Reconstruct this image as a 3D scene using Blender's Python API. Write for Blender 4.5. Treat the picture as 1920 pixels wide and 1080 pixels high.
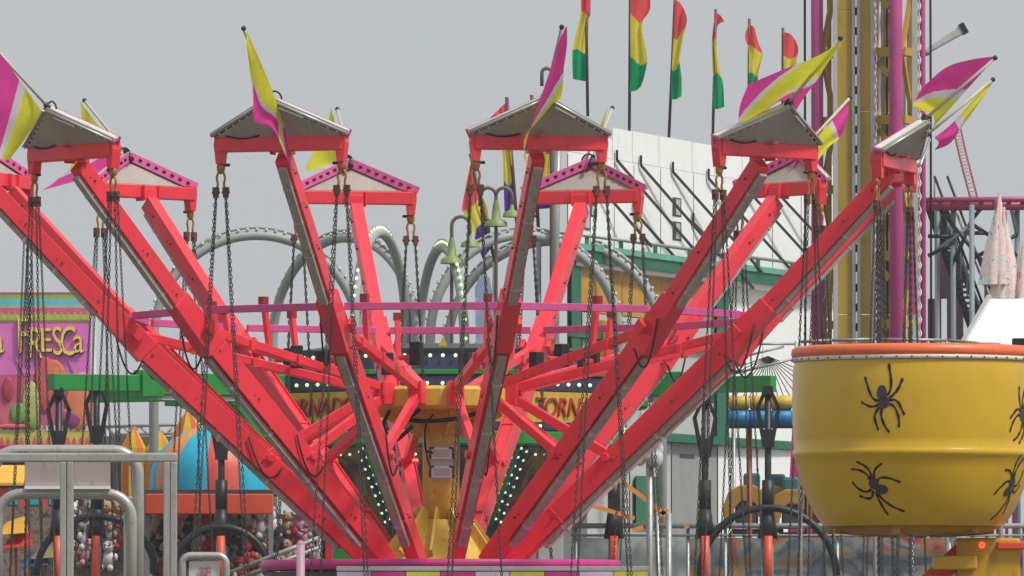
import bpy, math, random
from mathutils import Vector, Matrix
R = math.radians
sc = bpy.context.scene
for o in list(bpy.data.objects): bpy.data.objects.remove(o)

# ------------------------------------------------------------------ camera
F = 14200.0                     # focal length in pixels of the 1920 px photo
CY, CZ = -100.0, 1.7
TH = math.atan(630 / F)         # horizon sits at row 1170
cam = bpy.data.cameras.new('camera'); cam.sensor_width = 36; cam.lens = F * 36 / 1920
cam.clip_end = 5000; cam.clip_start = 1
camo = bpy.data.objects.new('camera', cam); sc.collection.objects.link(camo)
camo.location = (0, CY, CZ); camo.rotation_euler = (math.pi / 2 + TH, 0, 0)
sc.camera = camo
# ------------------------------------------------------------------ sky and sun
SUN_AZ, SUN_EL = R(122), R(55)  # clockwise from +Y (north)
w = bpy.data.worlds.new('World'); sc.world = w; w.use_nodes = True
nt = w.node_tree; nt.nodes.clear()
sky = nt.nodes.new('ShaderNodeTexSky'); sky.sky_type = 'NISHITA'; sky.sun_disc = False
sky.sun_elevation = SUN_EL; sky.sun_rotation = SUN_AZ; sky.dust_density = 6; sky.air_density = 1.0
hs = nt.nodes.new('ShaderNodeHueSaturation'); hs.inputs['Saturation'].default_value = 0.10; hs.inputs['Value'].default_value = 0.9
mx = nt.nodes.new('ShaderNodeMix'); mx.data_type = 'RGBA'; mx.inputs[0].default_value = 0.86
mx.inputs['B'].default_value = (5.85, 6.15, 6.32, 1)      # even overcast cloud layer
bg = nt.nodes.new('ShaderNodeBackground'); bg.inputs[1].default_value = 0.1
out = nt.nodes.new('ShaderNodeOutputWorld')
nt.links.new(sky.outputs[0], hs.inputs['Color']); nt.links.new(hs.outputs[0], mx.inputs['A'])
nt.links.new(mx.outputs['Result'], bg.inputs[0]); nt.links.new(bg.outputs[0], out.inputs[0])
sl = bpy.data.lights.new('sun', 'SUN'); sl.energy = 3.2; sl.angle = R(9); sl.color = (1, .965, .91)
so = bpy.data.objects.new('sun', sl); sc.collection.objects.link(so)
sd = Vector((math.sin(SUN_AZ) * math.cos(SUN_EL), math.cos(SUN_AZ) * math.cos(SUN_EL), math.sin(SUN_EL)))
so.rotation_euler = sd.to_track_quat('Z', 'Y').to_euler(); so.location = (40, 0, 60)
vs = sc.view_settings; vs.view_transform = 'Standard'; vs.look = 'None'; vs.exposure = 0; vs.gamma = 1
vs.use_curve_mapping = False

# ------------------------------------------------------------------ helpers
def P(px, py, Y):
    """photo pixel -> point on the vertical plane y=Y"""
    a, b = (px - 960) / F, (540 - py) / F
    dy = math.cos(TH) - b * math.sin(TH); dz = math.sin(TH) + b * math.cos(TH)
    t = (Y - CY) / dy
    return Vector((a * t, Y, CZ + dz * t))
def S(Y): return F / (Y - CY)
def lin(c):
    c /= 255.0
    return c / 12.92 if c <= .04045 else ((c + .055) / 1.055) ** 2.4
def rgb(r, g, b): return (lin(r), lin(g), lin(b))
MATS = {}
def paint(name, col, rough=.45, var=.18, scale=2.5, metal=0, dirt=.12, bump=.0, spec=.5):
    if name in MATS: return MATS[name]
    m = bpy.data.materials.new(name); m.use_nodes = True; n = m.node_tree.nodes; L = m.node_tree.links
    b = n['Principled BSDF']; b.inputs['Roughness'].default_value = rough; b.inputs['Metallic'].default_value = metal
    b.inputs['Specular IOR Level'].default_value = spec
    tc = n.new('ShaderNodeTexCoord'); mp = n.new('ShaderNodeMapping'); mp.inputs['Scale'].default_value = (1, 1, .45)
    L.new(tc.outputs['Object'], mp.inputs[0])
    no = n.new('ShaderNodeTexNoise'); no.inputs['Scale'].default_value = scale; no.inputs['Detail'].default_value = 5
    L.new(mp.outputs[0], no.inputs['Vector'])
    r = n.new('ShaderNodeValToRGB'); r.color_ramp.elements[0].position = .3; r.color_ramp.elements[1].position = .72
    d = 1 - var
    r.color_ramp.elements[0].color = (col[0] * d, col[1] * d, col[2] * d, 1)
    r.color_ramp.elements[1].color = (min(1, col[0] * (1 + var * .5)), min(1, col[1] * (1 + var * .5)), min(1, col[2] * (1 + var * .5)), 1)
    L.new(no.outputs['Fac'], r.inputs[0])
    n2 = n.new('ShaderNodeTexNoise'); n2.inputs['Scale'].default_value = scale * 7; n2.inputs['Detail'].default_value = 8
    L.new(mp.outputs[0], n2.inputs['Vector'])
    r2 = n.new('ShaderNodeValToRGB'); r2.color_ramp.elements[0].position = .56; r2.color_ramp.elements[1].position = .74
    r2.color_ramp.elements[0].color = (0, 0, 0, 1); r2.color_ramp.elements[1].color = (dirt * 2.2, dirt * 2.2, dirt * 2.2, 1)
    L.new(n2.outputs['Fac'], r2.inputs[0])
    mi = n.new('ShaderNodeMix'); mi.data_type = 'RGBA'; mi.inputs['B'].default_value = (.07, .06, .05, 1)
    L.new(r2.outputs[0], mi.inputs[0]); L.new(r.outputs[0], mi.inputs['A']); L.new(mi.outputs['Result'], b.inputs['Base Color'])
    rr = n.new('ShaderNodeMapRange'); rr.inputs[3].default_value = rough * .8; rr.inputs[4].default_value = min(1, rough * 1.3)
    L.new(n2.outputs['Fac'], rr.inputs[0]); L.new(rr.outputs[0], b.inputs['Roughness'])
    if bump:
        bp = n.new('ShaderNodeBump'); bp.inputs['Strength'].default_value = bump; bp.inputs['Distance'].default_value = .02
        L.new(no.outputs['Fac'], bp.inputs['Height']); L.new(bp.outputs[0], b.inputs['Normal'])
    MATS[name] = m; return m
def cloth(name, col, tr=.45):
    if name in MATS: return MATS[name]
    m = bpy.data.materials.new(name); m.use_nodes = True; n = m.node_tree.nodes; L = m.node_tree.links
    b = n['Principled BSDF']; b.inputs['Roughness'].default_value = .8; b.inputs['Specular IOR Level'].default_value = .15
    tc = n.new('ShaderNodeTexCoord'); no = n.new('ShaderNodeTexNoise'); no.inputs['Scale'].default_value = 9
    L.new(tc.outputs['Object'], no.inputs['Vector'])
    r = n.new('ShaderNodeValToRGB'); r.color_ramp.elements[0].position = .3; r.color_ramp.elements[1].position = .7
    r.color_ramp.elements[0].color = (col[0] * .88, col[1] * .88, col[2] * .88, 1); r.color_ramp.elements[1].color = (*col, 1)
    L.new(no.outputs['Fac'], r.inputs[0]); L.new(r.outputs[0], b.inputs['Base Color'])
    t = n.new('ShaderNodeBsdfTranslucent'); L.new(r.outputs[0], t.inputs[0])
    mi = n.new('ShaderNodeMixShader'); mi.inputs[0].default_value = tr
    L.new(b.outputs[0], mi.inputs[1]); L.new(t.outputs[0], mi.inputs[2]); L.new(mi.outputs[0], n['Material Output'].inputs[0])
    MATS[name] = m; return m
def lamp_mat(name, col, st):
    m = bpy.data.materials.new(name); m.use_nodes = True; b = m.node_tree.nodes['Principled BSDF']
    b.inputs['Base Color'].default_value = (*col, 1); b.inputs['Emission Color'].default_value = (*col, 1)
    b.inputs['Emission Strength'].default_value = st; MATS[name] = m; return m
def art(name, cols, scale=1.2, rough=.5, dist=1.5):
    """airbrushed / printed panel: several flat colours in soft shapes"""
    m = bpy.data.materials.new(name); m.use_nodes = True; n = m.node_tree.nodes; L = m.node_tree.links
    b = n['Principled BSDF']; b.inputs['Roughness'].default_value = rough
    tc = n.new('ShaderNodeTexCoord'); no = n.new('ShaderNodeTexNoise'); no.inputs['Scale'].default_value = scale
    no.inputs['Detail'].default_value = 3; no.inputs['Distortion'].default_value = dist
    L.new(tc.outputs['Object'], no.inputs['Vector'])
    r = n.new('ShaderNodeValToRGB'); e = r.color_ramp.elements
    while len(e) < len(cols): e.new(.5)
    for i, c in enumerate(cols):
        e[i].position = .3 + .42 * i / max(1, len(cols) - 1); e[i].color = (*c, 1)
    L.new(no.outputs['Fac'], r.inputs[0]); L.new(r.outputs[0], b.inputs['Base Color'])
    MATS[name] = m; return m

class MB:
    def __init__(s): s.v = []; s.f = []; s.m = []; s.s = []
    def add(s, vs, fs, mi=0, sm=False):
        o = len(s.v); s.v += [Vector(v) for v in vs]
        for f in fs: s.f.append([i + o for i in f]); s.m.append(mi); s.s.append(sm)
        return s
    def hexa(s, q, mi=0):       # 8 corners: bottom ring 0-3, top ring 4-7
        return s.add(q, [(3, 2, 1, 0), (4, 5, 6, 7), (0, 1, 5, 4), (1, 2, 6, 5), (2, 3, 7, 6), (3, 0, 4, 7)], mi)
    def box(s, c, d, rz=0, mi=0, rx=0, ry=0):
        M = Matrix.Rotation(rz, 3, 'Z') @ Matrix.Rotation(ry, 3, 'Y') @ Matrix.Rotation(rx, 3, 'X'); c = Vector(c); x, y, z = d[0] / 2, d[1] / 2, d[2] / 2
        return s.hexa([c + M @ Vector(p) for p in [(-x, -y, -z), (x, -y, -z), (x, y, -z), (-x, y, -z), (-x, -y, z), (x, -y, z), (x, y, z), (-x, y, z)]], mi)
    def beam(s, a, b, wd, h, side=None, mi=0, w2=None, h2=None):
        a, b = Vector(a), Vector(b); d = (b - a).normalized()
        if side is None: side = Vector((0, 0, 1)).cross(d) if abs(d.z) < .98 else Vector((1, 0, 0))
        sd_ = (Vector(side) - d * d.dot(Vector(side))).normalized(); up = d.cross(sd_)
        q = []
        for p, ww, hh in ((a, wd, h), (b, w2 or wd, h2 or h)):
            q += [p - sd_ * ww / 2 - up * hh / 2, p + sd_ * ww / 2 - up * hh / 2, p + sd_ * ww / 2 + up * hh / 2, p - sd_ * ww / 2 + up * hh / 2]
        return s.hexa(q, mi)
    def tube(s, pts, r, n=8, closed=False, mi=0, caps=True):
        pts = [Vector(p) for p in pts]; k = len(pts); ref = None; vs = []
        for i, p in enumerate(pts):
            if closed: d = pts[(i + 1) % k] - pts[i - 1]
            else: d = pts[min(i + 1, k - 1)] - pts[max(i - 1, 0)]
            d.normalize()
            if ref is None: ref = Vector((0, 0, 1)) if abs(d.z) < .9 else Vector((1, 0, 0))
            u = (ref - d * d.dot(ref)).normalized(); ref = u; v = d.cross(u)
            rr = r[i] if isinstance(r, (list, tuple)) else r
            for j in range(n):
                t = 2 * math.pi * j / n; vs.append(p + (u * math.cos(t) + v * math.sin(t)) * rr)
        fs = []
        for i in range(k if closed else k - 1):
            a, b = i * n, ((i + 1) % k) * n
            for j in range(n): fs.append((a + j, a + (j + 1) % n, b + (j + 1) % n, b + j))
        s.add(vs, fs, mi, True)
        if caps and not closed:
            o = len(s.v) - k * n
            s.f.append([o + j for j in range(n)][::-1]); s.m.append(mi); s.s.append(False)
            s.f.append([o + (k - 1) * n + j for j in range(n)]); s.m.append(mi); s.s.append(False)
        return s
    def lathe(s, prof, c, n=32, mi=0, M=None, sm=True, mif=None):
        c = Vector(c); vs = []; fs = []
        for r_, z in prof:
            for j in range(n):
                t = 2 * math.pi * j / n; p = Vector((r_ * math.cos(t), r_ * math.sin(t), z)); vs.append(c + (M @ p if M else p))
        k = len(prof)
        for i in range(k - 1):
            for j in range(n): fs.append((i * n + j, i * n + (j + 1) % n, (i + 1) * n + (j + 1) % n, (i + 1) * n + j))
        o = len(s.f); s.add(vs, fs, mi, sm)
        if mif:
            for i in range(len(fs)): s.m[o + i] = mif(i // n, i % n)
        return s
    def ball(s, c, r, n=8, mi=0, sq=(1, 1, 1)):
        k = max(4, n // 2 + 1)
        pr = [(max(.001, math.sin(math.pi * i / k)), -math.cos(math.pi * i / k)) for i in range(k + 1)]
        return s.lathe(pr, c, n, mi, Matrix.Diagonal((r * sq[0], r * sq[1], r * sq[2])))
    def prism(s, pts, d, mi=0):  # polygon pts extruded by vector d
        n = len(pts); pts = [Vector(p) for p in pts]; d = Vector(d)
        return s.add(pts + [p + d for p in pts], [tuple(range(n)), tuple(range(2 * n - 1, n - 1, -1))] + [(i, i + n, (i + 1) % n + n, (i + 1) % n) for i in range(n)], mi)
    def pan(s, x0, y0, x1, y1, Y, th=.06, mi=0):   # px rectangle, front face at Y
        a, b = P(x0, y1, Y), P(x1, y0, Y)
        return s.box(((a.x + b.x) / 2, Y + th / 2, (a.z + b.z) / 2), (abs(b.x - a.x), th, abs(b.z - a.z)), mi=mi)
    def mesh(s, name, mats, off=(0, 0, 0)):
        off = Vector(off); me = bpy.data.meshes.new(name)
        me.from_pydata([tuple(v - off) for v in s.v], [], s.f)
        for m in (mats if isinstance(mats, (list, tuple)) else [mats]): me.materials.append(m)
        me.polygons.foreach_set('material_index', s.m); me.polygons.foreach_set('use_smooth', s.s); me.update()
        return me
COL = sc.collection
ROOT = {}
def link(o, parent=None):
    COL.objects.link(o)
    if parent: o.parent = parent
    return o
def tag(o, label, cat, group=None):
    o['label'] = label; o['category'] = cat
    if group: o['group'] = group
    return o
def thing(name, label, cat, loc=(0, 0, 0), group=None):
    o = link(bpy.data.objects.new(name, None)); o.location = loc; o.empty_display_size = .1
    ROOT[o] = Vector(loc); return tag(o, label, cat, group)
def part(t, name, mb, mats, label=None, bevel=0, stuff=False):
    o = bpy.data.objects.new(name, mb.mesh(name, mats, ROOT[t])); link(o, t); ROOT[o] = ROOT[t]
    if label: o['label'] = label
    if stuff: o['kind'] = 'stuff'
    if bevel:
        b = o.modifiers.new('bevel', 'BEVEL'); b.width = bevel; b.segments = 2; b.limit_method = 'ANGLE'
    return o
def solo(name, mb, mats, label, cat, group=None, loc=None):
    loc = loc or sum(mb.v, Vector()) / len(mb.v)
    o = link(bpy.data.objects.new(name, mb.mesh(name, mats, loc))); o.location = loc; return tag(o, label, cat, group)
def struct(name, mb, mats):
    o = link(bpy.data.objects.new(name, mb.mesh(name, mats))); o['kind'] = 'structure'; return o
def text_mesh(txt, size, depth, shear=0, spacing=1):
    c = bpy.data.curves.new('lettering', 'FONT'); c.body = txt; c.size = size; c.extrude = depth; c.shear = shear; c.space_character = spacing
    c.align_x = 'CENTER'; c.align_y = 'CENTER'; c.resolution_u = 3
    o = bpy.data.objects.new('lettering', c); COL.objects.link(o)
    dg = bpy.context.evaluated_depsgraph_get(); me = bpy.data.meshes.new_from_object(o.evaluated_get(dg))
    bpy.data.objects.remove(o); return me
def letter(t, ch, pos, size, mat, rz=0, depth=.02, sx=1, tilt=0, shear=0, name='letter'):
    """one raised letter standing upright on a vertical panel (facing -Y turned by rz)"""
    me = text_mesh(ch, size, depth, shear); me.materials.clear(); me.materials.append(mat)
    o = bpy.data.objects.new(name, me); link(o, t)
    o.location = Vector(pos) - ROOT[t]; o.rotation_euler = Matrix.Rotation(rz, 3, 'Z').to_4x4().to_3x3().__matmul__(Matrix.Rotation(math.pi / 2, 3, 'X') @ Matrix.Rotation(tilt, 3, 'Z')).to_euler()
    o.scale = (sx, 1, 1); return o
def bez(pts, n=24):              # Catmull-Rom through pts
    pts = [Vector(p) for p in pts]; q = [2 * pts[0] - pts[1]] + pts + [2 * pts[-1] - pts[-2]]; o = []
    k = len(pts) - 1
    for i in range(n + 1):
        t = i / n * k; j = min(int(t), k - 1); t -= j; a, b, c, d = q[j:j + 4]
        o.append(.5 * (2 * b + (c - a) * t + (2 * a - 5 * b + 4 * c - d) * t * t + (3 * b - a - 3 * c + d) * t ** 3))
    return o

# palette
RED = paint('red ride paint', rgb(238, 58, 74), .3, .12, 1.6, dirt=.1)
PINK = paint('magenta ride paint', rgb(206, 84, 148), .45, .12, 2)
MAG = paint('magenta gloss', rgb(205, 50, 135), .4, .14, 3)
YEL = paint('yellow hub paint', rgb(214, 182, 66), .4, .2, 2.2, dirt=.2)
GREY = paint('weathered grey sheet', rgb(164, 155, 146), .6, .12, 2, dirt=.12)
STRIPG = paint('dirty lens strip', rgb(172, 160, 148), .5, .25, 3, dirt=.3)
ALU = paint('aluminium', rgb(196, 196, 192), .35, .1, 4, metal=.55, dirt=.12)
WHITE = paint('white enamel', rgb(240, 240, 236), .45, .05, 1.5, dirt=.06)
BLACK = paint('black steel', rgb(34, 34, 38), .45, .3, 4, dirt=.05)
CHAINM = paint('dark chain steel', rgb(74, 70, 69), .45, .35, 9, metal=.3)
BRASS = paint('worn brass hook', rgb(176, 122, 62), .4, .3, 12, metal=.35)
GREEN = paint('green ride paint', rgb(24, 140, 58), .4, .12, 2)
DGREEN = paint('dark green trim', rgb(20, 108, 78), .45, .15, 2)
PURPLE = paint('purple band', rgb(62, 48, 92), .5, .2, 3)
MUST = paint('mustard panel', rgb(196, 146, 44), .5, .2, 1.2)
SYEL = paint('sign yellow', rgb(206, 172, 60), .5, .2, 2.5)
LGREY = paint('light grey panel', rgb(186, 188, 186), .5, .08, 1)
MGREY = paint('mid grey panel', rgb(150, 150, 148), .5, .1, 1)
DGREY = paint('dark grey', rgb(70, 70, 72), .6, .2, 2)
ORANGE = paint('orange red', rgb(226, 84, 56), .45, .12, 3)
BLK = paint('flat black', rgb(26, 25, 28), .7, .2, 3)
STEEL = paint('galvanised steel', rgb(160, 162, 160), .42, .14, 5, metal=.4, dirt=.2)
BULB = lamp_mat('lit green white bulb', (.66, 1, .5), 1.05)
CPINK = cloth('flag pink', rgb(242, 76, 168)); CYEL = cloth('flag yellow', rgb(244, 238, 70)); CWHI = cloth('flag white', rgb(235, 222, 236))
CRED = cloth('flag red', rgb(250, 96, 98)); CGRN = cloth('flag green', rgb(0, 170, 112)); CPUR = cloth('flag purple', rgb(104, 64, 172))
CYE2 = cloth('flag pale yellow', rgb(240, 224, 80))

# ------------------------------------------------------------------ ground
gm = paint('dusty lot', (.15, .14, .125), .9, .3, .3)
struct('ground', MB().box((0, 300, -.05), (1600, 1200, .1)), gm)
# ================================================================== SWING RIDE
XR = (827 - 960) / 142.0
ride = thing('swing_ride', 'large red chair swing ride with twelve raised arms around a yellow column', 'carnival ride', (XR, 0, 0))
A0 = 11.8
ANG = [A0 + 30 * k for k in range(-3, 9)]      # -78.2 ... 251.8
def A(r, t, z): return Vector((XR + t, -r, z))   # local arm frame (arm pointing at the camera)
J0, J1, J2 = (0.92, 2.48), (4.2, 5.52), (6.12, 7.52)
def arm_proto():
    mb = MB()
    X = Vector((1, 0, 0))
    mb.beam(A(J0[0], 0, J0[1]), A(J1[0], 0, J1[1]), .15, .21, X, w2=.18, h2=.25)
    # flanges of the lower channel
    for s_ in (-1, 1): mb.beam(A(J0[0], s_ * .083, J0[1] + .015), A(J1[0] - .2, s_ * .098, J1[1] - .175), .016, .25, X, h2=.30)
    d = (Vector((0, -J2[0], J2[1])) - Vector((0, -J1[0], J1[1]))).normalized()
    mb.beam(A(J1[0] - .12, 0, J1[1] - .12), A(J2[0], 0, J2[1]), .18, .23, X, w2=.175, h2=.21)
    a = A(*[J1[0] - .28, 0, J1[1] - .27]); b = A(J1[0] + .32, 0, J1[1] + .33)
    mb.beam(a, b, .235, .345, X, h2=.27)                                 # sleeve at the knee
    mb.box(A(J1[0] - .12, .19, J1[1] - .02), (.06, .16, .16), rx=R(45)); mb.box(A(J1[0] - .12, -.19, J1[1] - .02), (.06, .16, .16), rx=R(45))
    for r_, z in ((1.6, 3.11), (2.9, 4.31)):                              # weld bands
        mb.beam(A(r_, 0, z), A(r_ + .03, 0, z + .028), .2, .28, X)
    arm = part(ride, 'arm', mb, RED, bevel=.012)
    subs = []
    def sub(name, m, mats, bevel=0):
        o = part(arm, name, m, mats, bevel=bevel); subs.append(o); return o
    m = MB()
    for (p, q_) in ((J0, J1), (J1, J2)):
        for f in (.2, .45, .7, .9):
            for s_ in (-1, 1):
                r_, z = p[0] + (q_[0] - p[0]) * f, p[1] + (q_[1] - p[1]) * f; x = .1 if p is J0 else .088
                m.tube([A(r_, s_ * (x - .01), z), A(r_, s_ * (x + .02), z)], .016, 6); m.tube([A(r_ + .07, s_ * (x - .01), z + .04), A(r_ + .07, s_ * (x + .012), z + .04)], .01, 5)
    o = sub('bolt_row', m, DGREY); o['kind'] = 'stuff'
    # crossbar
    ZB, RB = 7.67, 6.2
    m = MB(); m.box(A(RB, 0, ZB), (1.64, .18, .18)); sub('crossbar', m, RED, .012)
    m = MB(); m.box(A(RB - .02, 0, ZB - .03), (.24, .2, .14)); m.box(A(RB - .05, .13, ZB - .02), (.02, .2, .22)); m.box(A(RB - .05, -.13, ZB - .02), (.02, .2, .22)); m.box(A(RB + .1, 0, ZB + .08), (.08, .2, .03)); sub('head_bracket', m, RED, .01)
    for s_ in (-1, 1):
        m = MB(); x = s_ * .80
        m.prism([A(RB + .07, x - .06, ZB + .12), A(RB + .07, x + .06, ZB + .12), A(RB + .07, x + .075, ZB), A(RB + .07, x + .045, ZB - .24), A(RB + .07, x - .045, ZB - .24), A(RB + .07, x - .075, ZB)], (0, .14, 0))
        m.tube([A(RB, x - .12 * s_, ZB - .25), A(RB, x + .04 * s_, ZB - .25)], .022, 6, mi=1)
        sub('end_fitting', m, [RED, BLACK], .008)
    # leaning gable: two boards with bulb holes and a sheet metal panel facing out and down
    BT = paint('board top grey', rgb(206, 204, 200), .5, .1, 3)
    inn = Vector((0, .10, .028))                                        # inward and up, square to the sheet
    for s_ in (-1, 1):
        m = MB(); lo = A(6.28, s_ * .90, 7.79); hi = A(6.65, s_ * .015, 8.2)
        q = [lo, hi, hi + inn, lo + inn]
        up = Vector((0, 0, .022)); m.prism(q if s_ > 0 else q[::-1], up, 0)
        m.prism([p - Vector((0, 0, .034)) for p in (q if s_ > 0 else q[::-1])], up, 1)
        m.beam(lo + inn * 1.03 - Vector((0, 0, .05)), hi + inn * 1.03 - Vector((0, 0, .05)), .014, .13, Vector((0, 1, 0)), mi=1)
        m.beam(lo - inn * .05, hi - inn * .05, .02, .06, Vector((0, 1, 0)), mi=2); m.tube([lo - inn * .3, hi - inn * .3], .014, 6, mi=2)
        for k in range(7):
            c = lo.lerp(hi, .14 + .12 * k); m.box(c + inn * 1.03 + Vector((0, .012, -.05)), (.055, .012, .035), ry=R(25 if s_ > 0 else -25), mi=3)
            m.ball(c + inn * .2 - Vector((0, 0, .05)), .018, 6, mi=0)
        sub('gable_board', m, [BT, PINK, ALU, BLK])
    m = MB(); m.prism([A(6.285, -.83, 7.765), A(6.285, .83, 7.765), A(6.645, 0, 8.165)], (0, .012, .01)); m.beam(A(6.27, -.8, 7.772), A(6.27, .8, 7.772), .03, .02, Vector((0, 1, 0)))
    m.beam(A(6.62, .12, 8.09), A(6.50, .4, 7.97), .02, .02, mi=1); sub('gable_panel', m, [GREY, ALU])
    # light strip under the arm
    m = MB(); dn = Vector((0, 0, 0))
    for (p, q_, hh) in ((J0, J1, .172), (J1, J2, .142)):
        dr, dz = q_[0] - p[0], q_[1] - p[1]; L_ = math.hypot(dr, dz); nr, nz = dz / L_, -dr / L_
        f0, f1 = (.12, .90) if p is J0 else (.16, .97)
        a = A(p[0] + dr * f0 + nr * hh, 0, p[1] + dz * f0 + nz * hh); b = A(p[0] + dr * f1 + nr * hh, 0, p[1] + dz * f1 + nz * hh)
        m.beam(a, b, .11, .06, X, h2=.055)
        for k in range(4):
            g = .1 + .25 * k; c = a.lerp(b, g); m.beam(c, a.lerp(b, g + .012), .122, .07, X, mi=1)
    sub('light_strip', m, [STRIPG, ALU])
    # linkage struts to the sliding collar
    m = MB(); m.beam(A(.98, 0, 4.79), A(J1[0] - .2, 0, J1[1] - .04), .11, .11, X); m.box(A(1.0, .08, 4.79), (.03, .18, .18)); m.box(A(1.0, -.08, 4.79), (.03, .18, .18)); sub('upper_strut', m, RED, .008)
    m = MB(); m.beam(A(1.0, 0, 4.68), A(2.3, 0, 3.92), .1, .12, X); m.tube([A(2.3, -.14, 3.88), A(2.3, .14, 3.88)], .06, 8); sub('lower_strut', m, RED, .008)
    for rz_ in ((2.5, 5.13), (3.3, 5.3)): m = MB(); m.box(A(rz_[0], 0, rz_[1]), (.17, .07, .13)); sub('strut_spacer', m, RED, .006)
    m = MB(); m.beam(A(2.95, 0, 5.2), A(3.05, 0, 5.86), .07, .07, X); m.box(A(3.06, 0, 5.88), (.1, .1, .11), mi=1); sub('rest_post', m, [RED, paint('dark red cap', rgb(150, 30, 40))], .006)
    m = MB(); m.box(A(2.0, .34, 5.2), (.15, .15, .3), mi=1); m.beam(A(2.0, .1, 5.15), A(2.0, .3, 5.15), .06, .07); sub('bumper_pad', m, [RED, BLK], .015)
    # drooping cables
    def loop(a, b, drop, r=.013):
        m = MB(); m.tube([a.lerp(b, i / 10) - Vector((0, 0, drop * 4 * (i / 10) * (1 - i / 10))) for i in range(11)], r, 5); sub('cable', m, BLK)
    loop(A(2.15, .13, 3.75), A(2.6, .13, 4.15), .3); loop(A(3.95, -.16, 5.2), A(4.35, -.14, 5.6), .4)
    loop(A(6.3, -.25, 7.78), A(6.3, -.7, 7.78), .04, .01)
    m = MB(); m.tube([A(6.6, .1 * math.cos(t) + .05, 8.2 + .1 * math.sin(t)) for t in [math.pi * i / 9 for i in range(10)]], .012, 5); sub('cable', m, BLK)
    m = MB(); m.tube([A(6.55, 0, 8.18), A(7.55, 0, 9.0)], .021, 8); m.tube([A(6.5, 0, 8.13), A(6.66, 0, 8.27)], .036, 8, mi=1); m.ball(A(7.56, 0, 9.01), .034, 8, mi=1)
    sub('flag_pole', m, [paint('flag pole grey', rgb(196, 190, 180), .5), BLACK])
    return arm, subs
arm0, subs0 = arm_proto()
arms = [arm0]
for k in range(1, 12):
    a = arm0.copy(); COL.objects.link(a); a.parent = ride; arms.append(a)
    for s_ in subs0:
        c = s_.copy(); COL.objects.link(c); c.parent = a
for a, g in zip(arms, ANG): a.rotation_euler.z = R(g)
def RA(k, r, t, z):
    """ride-space point on arm k"""
    g = R(ANG[k]); return Vector((XR + t * math.cos(g) + r * math.sin(g), t * math.sin(g) - r * math.cos(g), z))
# pink tie ring: one bar per bay
for k in range(12):
    m = MB(); m.beam(RA(k, 4.12, .1, 5.73), RA((k + 1) % 12, 4.12, -.1, 5.73), .07, .095); part(ride, 'ring_bar', m, PINK, bevel=.006)
# column
C0 = Vector((XR, 0, 0))
def ngon(r, n=8, ph=R(22.5)): return [(r * math.cos(ph + 2 * math.pi * i / n), r * math.sin(ph + 2 * math.pi * i / n)) for i in range(n)]
m = MB(); m.lathe([(.01, 2.4), (.24, 2.4), (.245, 4.3), (.245, 4.75), (.01, 4.75)], C0, 28); part(ride, 'column', m, YEL)
m = MB(); m.lathe([(.26, 4.18), (.33, 4.35), (.5, 4.46), (.9, 4.52), (.95, 4.56), (.95, 4.78), (.9, 4.82), (.3, 4.84)], C0, 12, sm=False)
for k in range(12):
    g = R(ANG[k]); m.box(RA(k, .98, 0, 4.72), (.2, .18, .28), g, 1)
for k in range(8):
    g = R(45 * k + 10); d = Vector((math.cos(g), math.sin(g), 0)); m.beam(C0 + d * .25 + Vector((0, 0, 4.2)), C0 + d * .8 + Vector((0, 0, 4.5)), .03, .12)
part(ride, 'sliding_collar', m, [YEL, RED], bevel=.008)
m = MB(); m.lathe([(.28, 3.08), (.30, 3.08), (.66, 2.6), (.74, 2.55), (.74, 2.46), (.05, 2.44)], C0, 10, sm=False)
for k in range(10):
    g = R(36 * k + 8); d = Vector((math.cos(g), math.sin(g), 0)); m.beam(C0 + d * .26 + Vector((0, 0, 3.2)), C0 + d * .70 + Vector((0, 0, 2.62)), .035, .16)
part(ride, 'column_foot', m, YEL, bevel=.006)
for dz in (0, .245):
    m = MB(); z = 3.70 + dz; x = XR + .01
    m.box((x, -.29, z), (.26, .07, .15)); m.box((x, -.33, z), (.2, .03, .1), mi=1); 
    for s_ in (-1, 1):
        m.tube([(x + s_ * .1, -.33, z + .07), (x + s_ * .15, -.35, z + .07), (x + s_ * .155, -.35, z - .02), (x + s_ * .15, -.33, z - .07)], .016, 6, mi=2)
    part(ride, 'floodlight', m, [WHITE, LGREY, BLACK], bevel=.012)
m = MB(); m.box((XR + .01, -.252, 3.82), (.3, .012, .46)); part(ride, 'mounting_plate', m, LGREY)
m = MB()
for x0, z1 in ((-.14, 3.75), (-.1, 3.95)):
    m.tube(bez([(XR - .1, -.5, 4.45), (XR - .2, -.42, 4.3), (XR - .2, -.34, 4.0), (XR + x0, -.33, z1)], 14), .013, 5)
m.tube(bez([RA(2, .9, 0, 4.5), (XR - .4, -.7, 4.38), (XR - .1, -.75, 4.36), (XR + .25, -.75, 4.4), RA(4, .9, 0, 4.5)], 20), .03, 6)
m.tube(bez([RA(1, .9, 0, 4.5), (XR - .75, -.5, 4.3), (XR - .62, -.55, 4.1), RA(2, 1.1, 0, 4.3)], 16), .028, 6)
part(ride, 'hub_cable', m, BLK)
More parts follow.
